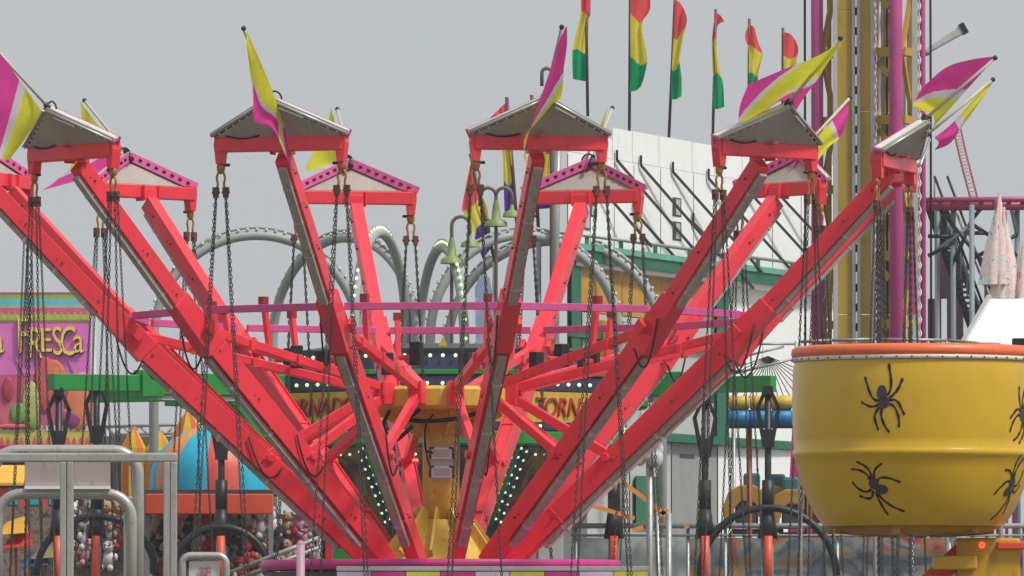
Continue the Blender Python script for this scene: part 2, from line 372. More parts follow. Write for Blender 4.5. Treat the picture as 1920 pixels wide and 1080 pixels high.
# turntable and fascia
m = MB(); m.lathe([(.1, 2.40), (2.30, 2.40), (2.38, 2.42), (2.38, 2.53), (2.36, 2.54), (2.30, 2.54), (2.28, 2.44)], C0, 48)
part(ride, 'turntable_rim', m, MAG)
m = MB(); m.lathe([(2.3, 2.38), (2.35, 0.9), (2.5, .02)], C0, 24, sm=False); part(ride, 'base_drum', m, DGREY)
x0, x1 = P(632, 0, -2.7).x, P(1215, 0, -2.7).x
m = MB(); m.box(((x0 + x1) / 2, -2.7, 2.41), (x1 - x0, .1, .06)); part(ride, 'fascia_edge', m, ALU, bevel=.006)
random.seed(4)
fcols = [CYEL, MAG, WHITE]
n_ = 9
for i in range(n_):
    a = x0 + (x1 - x0) * i / n_; b = x0 + (x1 - x0) * (i + 1) / n_
    m = MB(); m.box(((a + b) / 2, -2.72, 1.85), (b - a - .012, .06, 1.04)); part(ride, 'fascia_panel', m, [paint('fascia yellow', rgb(208, 202, 74)), MAG, paint('fascia lilac', rgb(214, 190, 214))][[2, 1, 0, 1, 2, 0, 1, 2, 0][i]])
m = MB(); xx = P(565, 0, -2.6).x; m.tube([(xx, -2.6, 0.02), (xx, -2.6, 2.72)], .055, 10); m.ball((xx, -2.6, 2.72), .055, 10); part(ride, 'corner_post', m, paint('dusty pink post', rgb(200, 160, 175)))

# ---- hanging swings
m = MB(); Lk, npt = .05, 123
for i in range(npt):
    z = -i * Lk; o = []
    for j in range(8):
        t = 2 * math.pi * j / 8; u, v = .0135 * math.cos(t), .031 * math.sin(t)
        o.append((u, 0, z + v) if i % 2 else (0, u, z + v))
    m.tube(o, .0062, 4, closed=True)
chain_me = m.mesh('chain', CHAINM)
HL = .34
m = MB(); m.ball((0, 0, -.06), .07, 8, sq=(.85, .6, 1.2)); m.tube([(0, 0, .03), (0, 0, -.03)], .03, 6)
for s_ in (-1, 1):
    m.tube(bez([(s_ * .02, 0, -.1), (s_ * .055, 0, -.18), (s_ * .04, 0, -.27), (s_ * .065, 0, -HL)], 8), .016, 6)
hook_me = m.mesh('hook', BRASS)
m = MB()
for s_ in (-1, 1):
    m.box((s_ * .066, 0, -HL), (.075, .05, .07)); m.box((s_ * .066, 0, -HL - .065), (.055, .07, .06))
    for q in (-.035, .035): m.ball((s_ * .066 + q, 0, -HL - .03), .022, 6)
clamp_me = m.mesh('clamp', paint('rusty clamp', rgb(96, 58, 44), .6, .3, 10))
m = MB(); SB = -HL - .09 - Lk * (npt - 1)
m.lathe([(.01, 0), (.26, 0), (.3, .04), (.3, .1), (.26, .12), (.01, .1)], (0, 0, SB - .25), 16); m.prism([(-.3, .22, SB - .2), (.3, .22, SB - .2), (.27, .28, SB + .2), (-.27, .28, SB + .2)], (0, .04, 0))
m.tube([(-.45, -.1, SB), (.45, -.1, SB)], .02, 6); m.tube([(-.45, .1, SB), (.45, .1, SB)], .02, 6)
for sx in (-.3, .3): m.beam((sx, -.1, SB), (sx, .05, SB - .2), .03, .03)
seat_me = m.mesh('seat', MAG)
DESC = ['arm leaving the frame at far left', 'second front arm from left', 'front arm left of the column',
        'front arm right of the column', 'front arm below the tower flag', 'rightmost front arm',
        'rear arm behind the rightmost arm', 'rear arm before the drop tower', 'rear arm before the white building',
        'rear arm against the sky', 'second rear arm from left', 'rear arm at left edge']
for k in range(12):
    g = R(ANG[k])
    for s_ in (-1, 1):
        p = RA(k, 6.2, s_ * .80, 7.45)
        side = ('left' if (s_ * math.cos(g) < 0) else 'right')
        t = thing('hanging_swing', f'chain swing hung from the {side} end of the {DESC[k]}', 'swing', p, 'chain swings hanging from the red arms')
        t.rotation_euler.z = g
        ROOT[t] = Vector((0, 0, 0))
        for nm, me in (('hook', hook_me), ('clamp', clamp_me), ('seat', seat_me)):
            link(bpy.data.objects.new(nm, me), t)
        for sx in (-1, 1):
            for sy in (-1, 1):
                c = link(bpy.data.objects.new('chain', chain_me), t)
                a = Vector((sx * .066, sy * .02, -HL - .09)); jit = .04 * math.sin(k * 3.7 + s_ + sx * 2 + sy)
                b = Vector((sx * .42 + jit, sy * .13, SB)); c.location = a
                c.rotation_euler = (a - b).to_track_quat('Z', 'Y').to_euler()

# ---- flags on the arm heads
def sheet(rows, nu=20, nv=18):
    grid = [bez([Vector((p[0], p[1], 0)) for p in r], nv) for r in rows]
    cols_ = [bez([grid[i][j] for i in range(len(grid))], nu) for j in range(nv + 1)]
    return [[cols_[j][i] for j in range(nv + 1)] for i in range(nu + 1)]
def flag_mesh(rows, ytip, ybase, colf, mats, amp=.05, fly=.15, seed=0, nu=64, nv=56, th=.004, ph=0):
    g = sheet(rows, nu, nv); mb = MB(); vs = []
    for i in range(nu + 1):
        for j in range(nv + 1):
            u, v = i / nu, j / nv
            Y = ytip + (ybase - ytip) * u + fly * v + amp * v * math.sin(7 * v + 3.2 * u + seed) + amp * .6 * v * math.sin(11 * u + seed * 2 + 3 * v)
            vs.append(P(g[i][j].x, g[i][j].y, Y))
    n = nv + 1; o = len(mb.f)
    fs = [(i * n + j, i * n + j + 1, (i + 1) * n + j + 1, (i + 1) * n + j) for i in range(nu) for j in range(nv)]
    mb.add(vs, fs, 0, True)
    for q in range(len(fs)): mb.m[q] = colf((q // nv + .5) / nu, (q % nv + .5) / nv)
    return mb
def diag(u, v): d = abs(u - v); return 1 if d < .42 else (2 if d < .54 else 0)
def half(c=.5, w_=.06, a=0, b=1, sl=0.0):
    return lambda u, v: (a if u + sl * v < c - w_ else (2 if u + sl * v < c + w_ else b))
FL = {2: ([[(463, 57), (462, 80), (465, 100)], [(485, 108), (473, 142), (474, 185)], [(505, 155), (488, 200), (479, 228)], [(518, 190), (512, 225), (512, 243)], [(530, 212), (538, 262), (545, 316)]], lambda u, v: (0 if (.3 < u < .84 and v > .52 - .3 * (u - .3)) or (u > .93 and v > .3) else (2 if (.27 < u < .86 and v > .44 - .3 * (u - .3)) or (u > .9 and v > .3) else 1)),
          'narrow folded yellow and pink flag drooping over the front arm left of the column'),
      3: ([[(1063, 48), (1059, 54), (1056, 60), (1053, 66)], [(1063, 85), (1050, 105), (1038, 130), (1020, 165)], [(1057, 130), (1034, 165), (1012, 205), (994, 240)], [(1055, 165), (1022, 210), (990, 250), (982, 290)], [(1050, 188), (1010, 222), (982, 262), (990, 312)]], half(.58, .05, 0, 1, -.1),
          'twisting pink flag with yellow lower half above the front arm right of the column'),
      1: ([[(-5, 93), (-30, 170), (-60, 250)], [(18, 124), (0, 205), (-22, 290)], [(42, 158), (22, 228), (0, 297)], [(62, 186), (42, 244), (12, 300)], [(79, 209), (50, 256), (16, 302)]], half(.5, .07),
          'pink and yellow flag streaming out of the left edge of the frame'),
      4: ([[(1582, 77), (1530, 106), (1470, 130), (1403, 158)], [(1555, 114), (1510, 128), (1448, 162), (1388, 196)], [(1532, 150), (1500, 150), (1432, 196), (1384, 226)], [(1510, 180), (1478, 172), (1420, 216), (1381, 250)], [(1492, 208), (1462, 190), (1410, 236), (1386, 256)]], diag,
          'yellow flag with pink corners blowing left of the drop tower'),
      5: ([[(1870, 105), (1820, 112), (1775, 126), (1733, 160)], [(1838, 140), (1795, 146), (1752, 160), (1718, 184)], [(1806, 176), (1778, 180), (1742, 186), (1712, 196)], [(1776, 210), (1765, 210), (1748, 205), (1714, 200)], [(1750, 238), (1752, 226), (1746, 214), (1718, 204)]], half(.5, .06, 0, 1, .1),
          'large pink over yellow flag blowing at the right end arm'),
      6: ([[(1865, 143), (1863, 150), (1860, 157)], [(1838, 172), (1842, 181), (1838, 190)], [(1810, 204), (1814, 217), (1808, 232)], [(1780, 236), (1790, 252), (1782, 268)], [(1752, 258), (1760, 268), (1752, 282)]], half(.62, .05, 1, 0),
          'yellow and pink flag half hidden behind the large right hand flag'),
      9: ([[(621, 203), (612, 238), (600, 262)], [(630, 235), (608, 270), (583, 296)], [(638, 262), (612, 296), (575, 318)], [(645, 290), (632, 312), (614, 320)], [(650, 313), (645, 335), (637, 348)]], half(.72, .06, 1, 0, .05),
          'yellow flag with pink base hanging below the bar of the front left arm'),
      8: ([[(1139, 198), (1136, 215), (1130, 240)], [(1128, 228), (1118, 255), (1104, 286)], [(1117, 258), (1100, 290), (1080, 312)], [(1106, 286), (1090, 312), (1066, 326)], [(1098, 312), (1092, 340), (1079, 353)]], half(.55, .08, 1, 0),
          'yellow white and pink flag in front of the white building wall'),
      10: ([[(150, 190), (153, 215), (152, 236)], [(172, 219), (160, 238), (152, 246)], [(195, 249), (165, 285), (135, 308)], [(220, 279), (165, 312), (106, 338)], [(243, 310), (168, 332), (80, 357)]], half(.66, .06, 1, 0),
           'thin yellow flag with pink tail on the second rear arm from left'),
      7: ([[(1589, 190), (1591, 206), (1589, 226)], [(1565, 220), (1573, 240), (1577, 256)], [(1540, 248), (1548, 264), (1553, 277)], [(1512, 280), (1510, 310), (1505, 336)], [(1484, 308), (1490, 330), (1480, 346)]], lambda u, v: 0 if u < .3 else (2 if u < .36 else (1 if u < .68 else (2 if u < .74 else 0))),
          'small pink and yellow flag in front of the yellow drop tower column')}
for k, (rows, cf, lab) in FL.items():
    yt, yb = RA(k, 7.55, 0, 0).y, RA(k, 6.42, 0, 0).y
    mb = flag_mesh(rows, yt - .02, yb - .02, cf, None, .05, .1, k)
    solo('flag', mb, [CPINK, CYEL, CWHI], lab, 'flag', 'pink and yellow flags on the swing ride', P(*rows[-1][0], yb))
#BACKGROUND

# ================================================================== GREEN SPINNING RIDE BEHIND
TY = 28.0; TX = P(830, 0, TY - 3).x
trn = thing('spinning_ride', 'green armed spinning ride with a yellow lettered drum and lit bulbs', 'carnival ride', (TX, TY, 0))
def tz(py): return P(830, py, TY - 3).z
TC = Vector((TX, TY, 0)); K = 1 / math.cos(R(22.5)); PH = Matrix.Rotation(R(22.5), 3, 'Z')
def drum(name, prof, mats, mi=0):
    m = MB(); m.lathe([(r_ * K, z) for r_, z in prof], TC, 8, mi, PH, False); return part(trn, name, m, mats, bevel=.01)
drum('roof', [(.3, tz(632)), (1.9, tz(640)), (2.45, tz(650)), (2.4, tz(656))], DGREY)
drum('upper_band', [(2.38, tz(655)), (2.42, tz(690))], PURPLE)
drum('ledge', [(2.4, tz(690)), (2.95, tz(692)), (2.95, tz(701)), (2.6, tz(703))], GREEN)
drum('middle_band', [(2.8, tz(702)), (2.92, tz(704)), (2.92, tz(731)), (2.8, tz(733))], PURPLE)
drum('ledge', [(2.9, tz(806)), (3.25, tz(810)), (3.25, tz(832)), (2.9, tz(836))], GREEN)
drum('lower_band', [(2.9, tz(790)), (3.02, tz(791)), (3.02, tz(805)), (2.9, tz(806))], PURPLE)
TART = art('airbrushed dark art', [rgb(52, 44, 54), rgb(80, 56, 62), rgb(120, 66, 50), rgb(150, 116, 60), rgb(70, 58, 70)], 1.1)
for i in range(8):
    g = R(45 * i); d = Vector((math.sin(g), -math.cos(g), 0)); sx = Vector((math.cos(g), math.sin(g), 0))
    if math.cos(g) < -.1: continue
    w0 = 3.0 * math.tan(R(22.5)) - .02
    m = MB(); zc, zh = (tz(733) + tz(790)) / 2, tz(733) - tz(790); m.box(TC + d * 3.0 + Vector((0, 0, zc)), (2 * w0, .06, zh), g)
    part(trn, 'sign_panel', m, SYEL)
    w1, w2 = 3.0 * math.tan(R(22.5)) - .02, 1.85 * math.tan(R(22.5)) - .02; za, zb = tz(838), tz(985)
    a, b = TC + d * 3.0 + Vector((0, 0, za)), TC + d * 1.85 + Vector((0, 0, zb))
    m = MB(); m.prism([a - sx * w1, a + sx * w1, b + sx * w2, b - sx * w2], -d * .05); part(trn, 'art_panel', m, TART)
    for s_ in (-1, 1):
        m = MB(); m.beam(a + sx * s_ * (w1 - .1) + d * .02, b + sx * s_ * (w2 - .1) + d * .02, .17, .05, sx); part(trn, 'panel_border', m, PURPLE)
    m = MB(); m.tube([a + sx * (w1 + .02) + d * .03, b + sx * (w2 + .02) + d * .03], .05, 6); part(trn, 'corner_rail', m, GREEN)
    m = MB()
    for k in range(9):
        t_ = -1 + 2 * (k + .5) / 9
        m.ball(TC + d * 2.95 + sx * t_ * 1.15 + Vector((0, 0, tz(718))), .032, 6)
        m.ball(TC + d * 2.45 + sx * t_ * .95 + Vector((0, 0, tz(664))), .032, 6)
        if k % 2: m.ball(TC + d * 3.05 + sx * t_ * 1.15 + Vector((0, 0, tz(798))), .03, 6)
        m.ball(a + d * .06 + sx * t_ * 1.0 - Vector((0, 0, .12)), .024, 6)
    for k in range(9):
        f = (k + .5) / 9; q = a.lerp(b, f) + d * .06; ww = w1 + (w2 - w1) * f
        for s_ in (-1, 1):
            m.ball(q + sx * s_ * (ww - .16), .024, 6); m.ball(q + sx * s_ * (ww + .0) + d * .04 + Vector((0, 0, .05)), .024, 6)
    part(trn, 'bulb_string', m, BULB, stuff=True)
    if abs(math.sin(g)) > .3:
        for j, ch in enumerate('TORNADO'):
            letter(trn, ch, TC + d * 3.04 + sx * (j - 3) * .27 + Vector((0, 0, zc - .02)), .46, paint('lettering red', rgb(176, 50, 34), .5), g, .03, .86, 0, .25)
m = MB(); m.lathe([(.9, .02), (1.2, .05), (1.2, tz(990)), (1.85 * K, tz(986))], TC, 8, 0, PH, False); part(trn, 'pedestal', m, DGREEN)
for k in range(5):
    m = MB(); g = R(-60 + 30 * k); c = TC + Vector((2.2 * math.sin(g), -2.2 * math.cos(g), tz(644)))
    m.prism([c + Vector((-.09, 0, -.05)), c + Vector((.09, 0, -.05)), c + Vector((0, 0, .16))], (0, .05, 0)); part(trn, 'crown_point', m, SYEL)
ends = [(105, 718, TY - 3.5), (182, 718, TY + 3.5), (1440, 712, TY - 2.5), (1322, 712, TY + 4)]
for ex, ey, eY in ends:
    e = P(ex, ey, eY); z = tz(718); e.z = z; c0 = TC + Vector((0, 0, z)); d = (e - c0).normalized()
    m = MB(); m.beam(c0 + d * 2.2, e - d * 1.7, .3, .36); m.beam(e - d * 1.75, e + d * .1, .24, .27); m.box(e - d * 1.7, (.4, .36, .44), math.atan2(d.y, d.x))
    a_ = part(trn, 'arm', m, GREEN, bevel=.01)
    m = MB(); m.tube(bez([c0 + d * 4.6 - Vector((0, 0, .18)), c0 + d * 4.0 - Vector((0, 0, .3)), c0 + d * 3.5 - Vector((0, 0, .9)), c0 + d * 3.0 - Vector((0, 0, 1.5))], 12), .09, 8); part(a_, 'brace', m, GREEN)
    m = MB(); m.beam(c0 + d * 3.0 + Vector((0, 0, -.23)), e - d * 1.8 + Vector((0, 0, -.23)), .2, .08); part(a_, 'cable_tray', m, LGREY)
car_lab = ['at the far left end of the green arm', 'second from left under the green arm', 'with orange sleeve before the striped tent', 'behind the right side of the pink turntable', 'left one of the pair under the right green arm', 'at the right end of the green arm']
for i, (x, yt, Y, hoop) in enumerate([(110, 725, TY - 3.5, 0), (181, 715, TY - 1, 112), (415, 745, TY - 2, 92), (1151, 760, TY - 2, 0), (1322, 740, TY - 3, 0), (1440, 722, TY - 3, 128)]):
    base = P(x, 1000, Y); base.z = .02; s_ = 1 / S(Y)
    t = thing('hanging_car', 'black hanger pole ' + car_lab[i], 'ride car', base, 'hanging cars of the green ride')
    def q(dx, py, dy=0): v = P(x + dx, py, Y); v.y += dy; return v
    m = MB(); yk = yt + (0 if x != 1151 else 90)
    if x not in (1151,):
        for sg in (-1, 1):
            m.beam(q(sg * 4, yk + 8), q(sg * 20, yk + 44), .07, .06); m.beam(q(sg * 20, yk + 42), q(sg * 8, yk + 105), .07, .07)
        m.box(q(0, yk + 10), (.16, .2, .14))
    m.box(q(0, yk + 100), (.2, .2, .3)); m.tube([q(0, yk + 5), q(0, 1110)], .055, 10); m.tube([q(0, 900), q(0, 960)], .1, 10)
    m.tube([q(0, 955), q(0, 1010)], [.1, .17], 10); part(t, 'pole', m, BLACK)
    m = MB(); m.tube([q(0, 1005, -.2), q(0, 1110, -.2)], .07, 10); part(t, 'sleeve', m, ORANGE)
    if hoop:
        m = MB(); m.tube([q(hoop * math.cos(a_), 1080 - hoop * math.sin(a_), -.1) for a_ in [math.pi * j / 24 for j in range(25)]], .062, 8); part(t, 'hoop', m, BLACK)
    m = MB(); m.lathe([(.3, 0), (.9, .1), (1.05, .45), (1.0, .5), (.2, .3)], (base.x, base.y, .55), 16); m.tube([q(0, 1010), (base.x, base.y, .62)], .09, 8); m.tube([(base.x, base.y, .02), (base.x, base.y, .6)], .3, 8); part(t, 'tub', m, paint('teal tub', rgb(30, 150, 150)))

# ================================================================== LIGHT ARCHES
ARCH = paint('pale grey arch paint', rgb(160, 166, 162), .5, .1, 2)
for i, (cx, ay, hw, yaw, Y) in enumerate([(482, 441, 192, 8, 46), (645, 446, 138, -46, 48), (714, 437, 46, 74, 45), (828, 464, 44, -75, 45), (985, 441, 178, 20, 46), (1040, 452, 200, -14, 49)]):
    c = P(cx, ay, Y); Z = c.z; half_w = 192 / S(46); hgt = 2.4
    yw = R(yaw) if abs(yaw) > 1 else 0
    hwm = hw / S(Y) / max(.2, math.cos(yw)); d = Vector((math.cos(yw), math.sin(yw), 0))
    t = thing('light_arch', ['wide pale arch at left rising behind the swing arms', 'grey arch crossing behind the front arm left of column', 'narrow arch seen edge on left of the column', 'narrow bulb lined arch just left of the lamp posts', 'wide grey arch behind the right of the column', 'broad arch passing in front of the mustard panel'][i], 'arch', (c.x, Y, 0), 'pale light arches')
    base = Vector((c.x, Y, 0))
    pts = [base + d * hwm * math.cos(a_) + Vector((0, 0, Z - 2.0 + 2.0 * math.sin(a_))) for a_ in [math.pi * j / 36 for j in range(37)]]
    pts = [base + d * hwm + Vector((0, 0, .02))] + pts + [base - d * hwm + Vector((0, 0, .02))]
    m = MB(); m.tube(pts, .095, 8); part(t, 'tube', m, ARCH)
    m = MB(); m.tube([p + Vector((0, 0, .15)) + (p - base).normalized() * .0 for p in pts[1:-1]], .03, 6)
    part(t, 'lamp_rail', m, ARCH)
    m = MB()
    for j in range(1, 37):
        p = pts[j]; n_ = ((p - base) - Vector((0, 0, Z - 2.0))).normalized(); m.ball(p + n_ * .11 + Vector((0, -.06, 0)), .034, 6)
    part(t, 'bulb_string', m, BULB if i in (2, 3) else paint('unlit bulb', rgb(205, 210, 200), .3), stuff=True)

# ================================================================== WHITE FUNHOUSE
def WY(px): return 50 + (px - 1150) / 370 * 11
def W(px, yA, off=0):
    Y = WY(px); v = P(px, yA, 50); z = v.z; X = (px - 960) / F * (Y - CY)
    return Vector((X, Y + off, z))
fun = thing('funhouse', 'tall white funhouse trailer with green ledges and a mustard panel', 'building', W(1200, 1100))
fun.location.z = 0; ROOT[fun].z = 0
def wq(name, x0, x1, ya, yb, mat, off=0, th=.12, yaR=None, t=fun):
    m = MB(); yaR = ya if yaR is None else yaR
    m.prism([W(x0, yb, off), W(x1, yb, off), W(x1, yaR, off), W(x0, ya, off)], (0, th, 0)); return part(t, name, m, mat)
GY = 1325   # ground row
WBD = paint('white wall sheet', rgb(244, 246, 243), .5, .04, .5, dirt=.05)
for xa, xb in zip(range(1064, 1624, 80), range(1144, 1704, 80)): wq('core_wall', xa, min(xb, 1636), 300, GY, LGREY, .6, .2)
xs = [1062, 1104, 1149, 1186, 1236, 1298, 1340, 1392, 1446, 1500, 1560, 1630]
for a, b in zip(xs[:-1], xs[1:]):
    top = 262 if b <= 1149 else 240
    wq('wall_panel', a + .6, b - .6, top + (random.random() - .5) * 2, 298, WBD, -.02 if (int(a) % 3) else 0)
    wq('wall_panel', a + 3.6, b + 2.4, 299, 466, WBD, .0 if (int(a) % 4) else -.02)
for x, y0, y1 in ((1100, 384, 438), (1112, 370, 412), (1270, 352, 388), (1270, 398, 434), (1428, 372, 400)):
    wq('window_frame', x - 8, x + 8, y0, y1, DGREY, -.06, .05); wq('window_pane', x - 2, x + 6, y0 + 3, y1 - 3, LGREY, -.075, .012)
wq('ledge', 1066, 1640, 478, 500, DGREEN, -.5, .6); wq('ledge_lip', 1066, 1640, 468, 479, paint('pale green lip', rgb(96, 176, 146)), -.6, .25)
wq('soffit', 1080, 1640, 500, 508, WHITE, -.3, .35)
m = MB(); m.tube([W(1080, 452, -.55), W(1640, 452, -.55)], .035, 6); part(fun, 'hand_rail', m, STEEL)
for x in range(1100, 1640, 64):
    wq('rail_post', x - 4, x + 4, 448, 479, DGREEN, -.58, .08)
for i, (x, ya) in enumerate([(1157, 300), (1202, 302), (1262, 304), (1329, 306), (1393, 308), (1455, 310), (1190, 392), (1110, 340), (1300, 396)]):
    a = W(x, ya, -.15); L_ = 178 if i < 6 else 120; b = W(x + L_ * .92, ya + L_ * .98, -1.1)
    m = MB(); m.beam(a, b, .035, .05); m.beam(a, a + Vector((0, 0, .2)), .05, .05); part(fun, 'stay_bar', m, BLACK)
wq('mustard_panel', 1090, 1166, 508, 590, MUST, -.05); wq('mustard_panel', 1167, 1246, 508, 590, MUST, -.05); wq('mustard_panel', 1247, 1340, 508, 590, MUST, -.05)
wq('column', 1072, 1090, 480, GY, DGREEN, -.25, .3); wq('column', 1344, 1366, 508, 820, DGREEN, -.25, .3)
wq('deck_beam', 1066, 1368, 628, 640, DGREEN, -.3, .4); wq('deck_beam', 1066, 1500, 806, 822, DGREEN, -.3, .4)
wq('grey_panel', 1092, 1344, 592, 627, LGREY, -.03); wq('lower_panel', 1092, 1200, 641, 805, LGREY, -.03); wq('lower_panel', 1201, 1344, 641, 805, LGREY, -.03)
for a, b, mt in ((1066, 1180, LGREY), (1181, 1258, LGREY), (1259, 1345, MGREY), (1346, 1420, WBD), (1421, 1500, WBD), (1501, 1630, WBD)):
    wq('base_panel', a + .5, b - .5, 823, GY, mt, -.05)
wq('white_panel', 1367, 1430, 510, 805, WBD, -.02); wq('white_panel', 1431, 1500, 510, 805, WBD, 0); wq('white_panel', 1501, 1630, 510, 805, WBD, -.02)
wq('door_plate', 1275, 1302, 843, 851, DGREY, -.08, .02)
wq('shutter_box', 1192, 1222, 890, 985, DGREEN, -.3, .3); wq('shutter_box', 1223, 1246, 890, 985, DGREEN, -.28, .3)
m = MB(); c = W(1128, 665, -.2); m.lathe([(.01, 0), (.62, 0), (.66, .06), (.62, .12), (.01, .12)], c, 28, 0, Matrix.Rotation(R(90), 3, 'X')); part(fun, 'round_emblem', m, SYEL)
# web shaped metal gate on the right of the funhouse
web = thing('wire_web', 'fan of dark wire spokes against the white wall beside the yellow tub', 'web', P(1440, 760, 38))
hub = P(1440, 668, 38)
for k in range(19):
    a_ = R(-160 + 7.6 * k); L_ = .95 if k % 2 else 1.15
    m = MB(); m.tube([hub, hub + Vector((math.cos(a_) * L_, 0, math.sin(a_) * L_))], .008, 4); part(web, 'spoke', m, BLK)
for a_, b_ in (((1375, 645), (1492, 645)), ((1376, 645), (1376, 800)), ((1492, 640), (1492, 800)), ((1380, 700), (1492, 672)), ((1380, 672), (1470, 650))):
    m = MB(); m.tube([P(*a_, 38), P(*b_, 38)], .025, 5); part(web, 'frame_bar', m, STEEL)
for px in (1376, 1492):
    m = MB(); b = P(px, 800, 38); m.tube([b, (b.x, 38, .02)], .03, 6); part(web, 'frame_bar', m, STEEL)

# flags on the funhouse roof
def pole_flag(name, label, group, pole, Yp, rows, bands, mats, r=.035, seed=0, ball=True):
    b = P(*pole[1], Yp); t = thing(name, label, 'flag', b, group)
    m = MB(); m.tube([P(*pole[0], Yp), b], r, 8); part(t, 'pole', m, paint('thin dark pole', rgb(92, 70, 66)))
    def cf(u, v):
        u += .03 * math.sin(5 * v + seed)
        for i, lim in enumerate(bands):
            if u < lim: return i
        return len(bands)
    mb = flag_mesh(rows, Yp - .05, Yp - .05, cf, None, .12, .1, seed, 72, 30); part(t, 'cloth', mb, mats)
    return t
RG = [CRED, CYE2, CGRN]
ff = [((1098, -60), (1102, 214), [[(1088, -45), (1098, -40), (1109, -30)], [(1089, 10), (1098, 12), (1107, 25)], [(1088, 30), (1097, 34), (1105, 36)], [(1075, 85), (1088, 88), (1101, 90)], [(1073, 110), (1086, 112), (1101, 112)], [(1074, 148), (1088, 151), (1102, 153)]], 'red yellow and green flag leftmost in the row on the roof'),
      ((1182, -70), (1180, 242), [[(1182, -60), (1200, -55), (1215, -45)], [(1182, 0), (1200, 4), (1219, 15)], [(1182, 48), (1197, 50), (1204, 46)], [(1182, 100), (1198, 102), (1213, 106)], [(1182, 140), (1198, 142), (1209, 140)], [(1181, 172), (1192, 170), (1202, 162)]], 'widest red yellow and green flag, second in the roof row'),
      ((1266, -10), (1254, 257), [[(1266, 0), (1275, 5), (1284, 20)], [(1264, 45), (1275, 42), (1288, 38)], [(1262, 80), (1272, 78), (1282, 66)], [(1260, 120), (1268, 118), (1275, 112)], [(1259, 150), (1268, 150), (1278, 148)], [(1258, 186), (1268, 186), (1278, 180)]], 'third red yellow and green flag from left, tilted pole'),
      ((1342, 17), (1336, 272), [[(1341, 24), (1350, 28), (1358, 40)], [(1336, 60), (1340, 58), (1345, 50)], [(1335, 85), (1339, 86), (1343, 86)], [(1336, 130), (1344, 132), (1351, 135)], [(1337, 160), (1346, 160), (1356, 160)], [(1338, 205), (1348, 204), (1358, 200)]], 'slim red yellow and green flag with green square bottom'),
      ((1405, 35), (1403, 284), [[(1404, 45), (1410, 48), (1415, 52)], [(1397, 68), (1412, 75), (1422, 80)], [(1404, 96), (1416, 98), (1430, 102)], [(1404, 130), (1414, 130), (1424, 128)], [(1404, 165), (1412, 165), (1420, 164)], [(1404, 205), (1412, 204), (1422, 202)]], 'red and yellow flag directly left of the large yellow flag'),
      ((1468, 52), (1467, 292), [[(1469, 60), (1482, 64), (1492, 76)], [(1469, 90), (1483, 90), (1497, 92)], [(1469, 115), (1482, 115), (1494, 114)], [(1469, 150), (1480, 150), (1492, 150)], [(1469, 180), (1480, 180), (1490, 180)], [(1469, 212), (1478, 212), (1489, 210)]], 'rightmost red and yellow roof flag behind the big flag')]
for i, (a, b, rows, lab) in enumerate(ff):
    pole_flag('roof_flag', lab, 'red yellow green flags on the funhouse roof', (a, (b[0], b[1] + 4)), WY(b[0]) + .2, rows, (.34, .66), RG, .03, i * 1.7)
RP = [CRED, CYE2, CPUR]
pf = [((882, 288), (928, 492), [[(884, 298), (884, 300), (885, 302)], [(868, 378), (880, 370), (893, 345)], [(868, 398), (885, 390), (900, 360)], [(884, 430), (896, 410), (912, 385)], [(895, 460), (905, 440), (918, 420)], [(905, 486), (914, 475), (922, 462)]], 'red yellow and purple flag on a leaning pole left of the row', (.4, .7)),
      ((950, 182), (970, 430), [[(912, 228), (930, 210), (951, 190)], [(930, 232), (942, 226), (953, 222)], [(942, 290), (950, 286), (958, 280)], [(944, 330), (953, 332), (962, 326)], [(945, 370), (955, 368), (966, 362)], [(946, 400), (954, 398), (968, 388)]], 'tall red yellow and purple flag partly behind the arm head', (.3, .66)),
      ((997, 178), (1010, 440), [[(997, 190), (1000, 192), (1003, 196)], [(994, 230), (1000, 230), (1006, 230)], [(994, 280), (1000, 280), (1008, 282)], [(996, 320), (1003, 320), (1012, 320)], [(998, 350), (1005, 350), (1012, 350)], [(1000, 385), (1006, 385), (1014, 385)]], 'narrow red flag whose tip shows above the front arm head', (.3, .66)),
      ((1037, 210), (1036, 450), [[(1012, 230), (1024, 226), (1036, 220)], [(1012, 260), (1024, 258), (1036, 255)], [(1012, 300), (1024, 298), (1036, 295)], [(1012, 340), (1024, 338), (1036, 335)], [(1010, 365), (1024, 364), (1037, 364)], [(1010, 392), (1024, 391), (1037, 389)]], 'flag with purple lower end beside the grey pipe', (.3, .66))]
for i, (a, b, rows, lab, bd) in enumerate(pf):
    t = pole_flag('pennant_flag', lab, 'red yellow purple flags', (a, b), 47 + i * .6, rows, bd, RP, .035, i * 2.1)
    m = MB(); q_ = P(*b, 47 + i * .6); m.tube([q_, (q_.x, q_.y, .02)], .05, 6); part(t, 'post', m, STEEL)
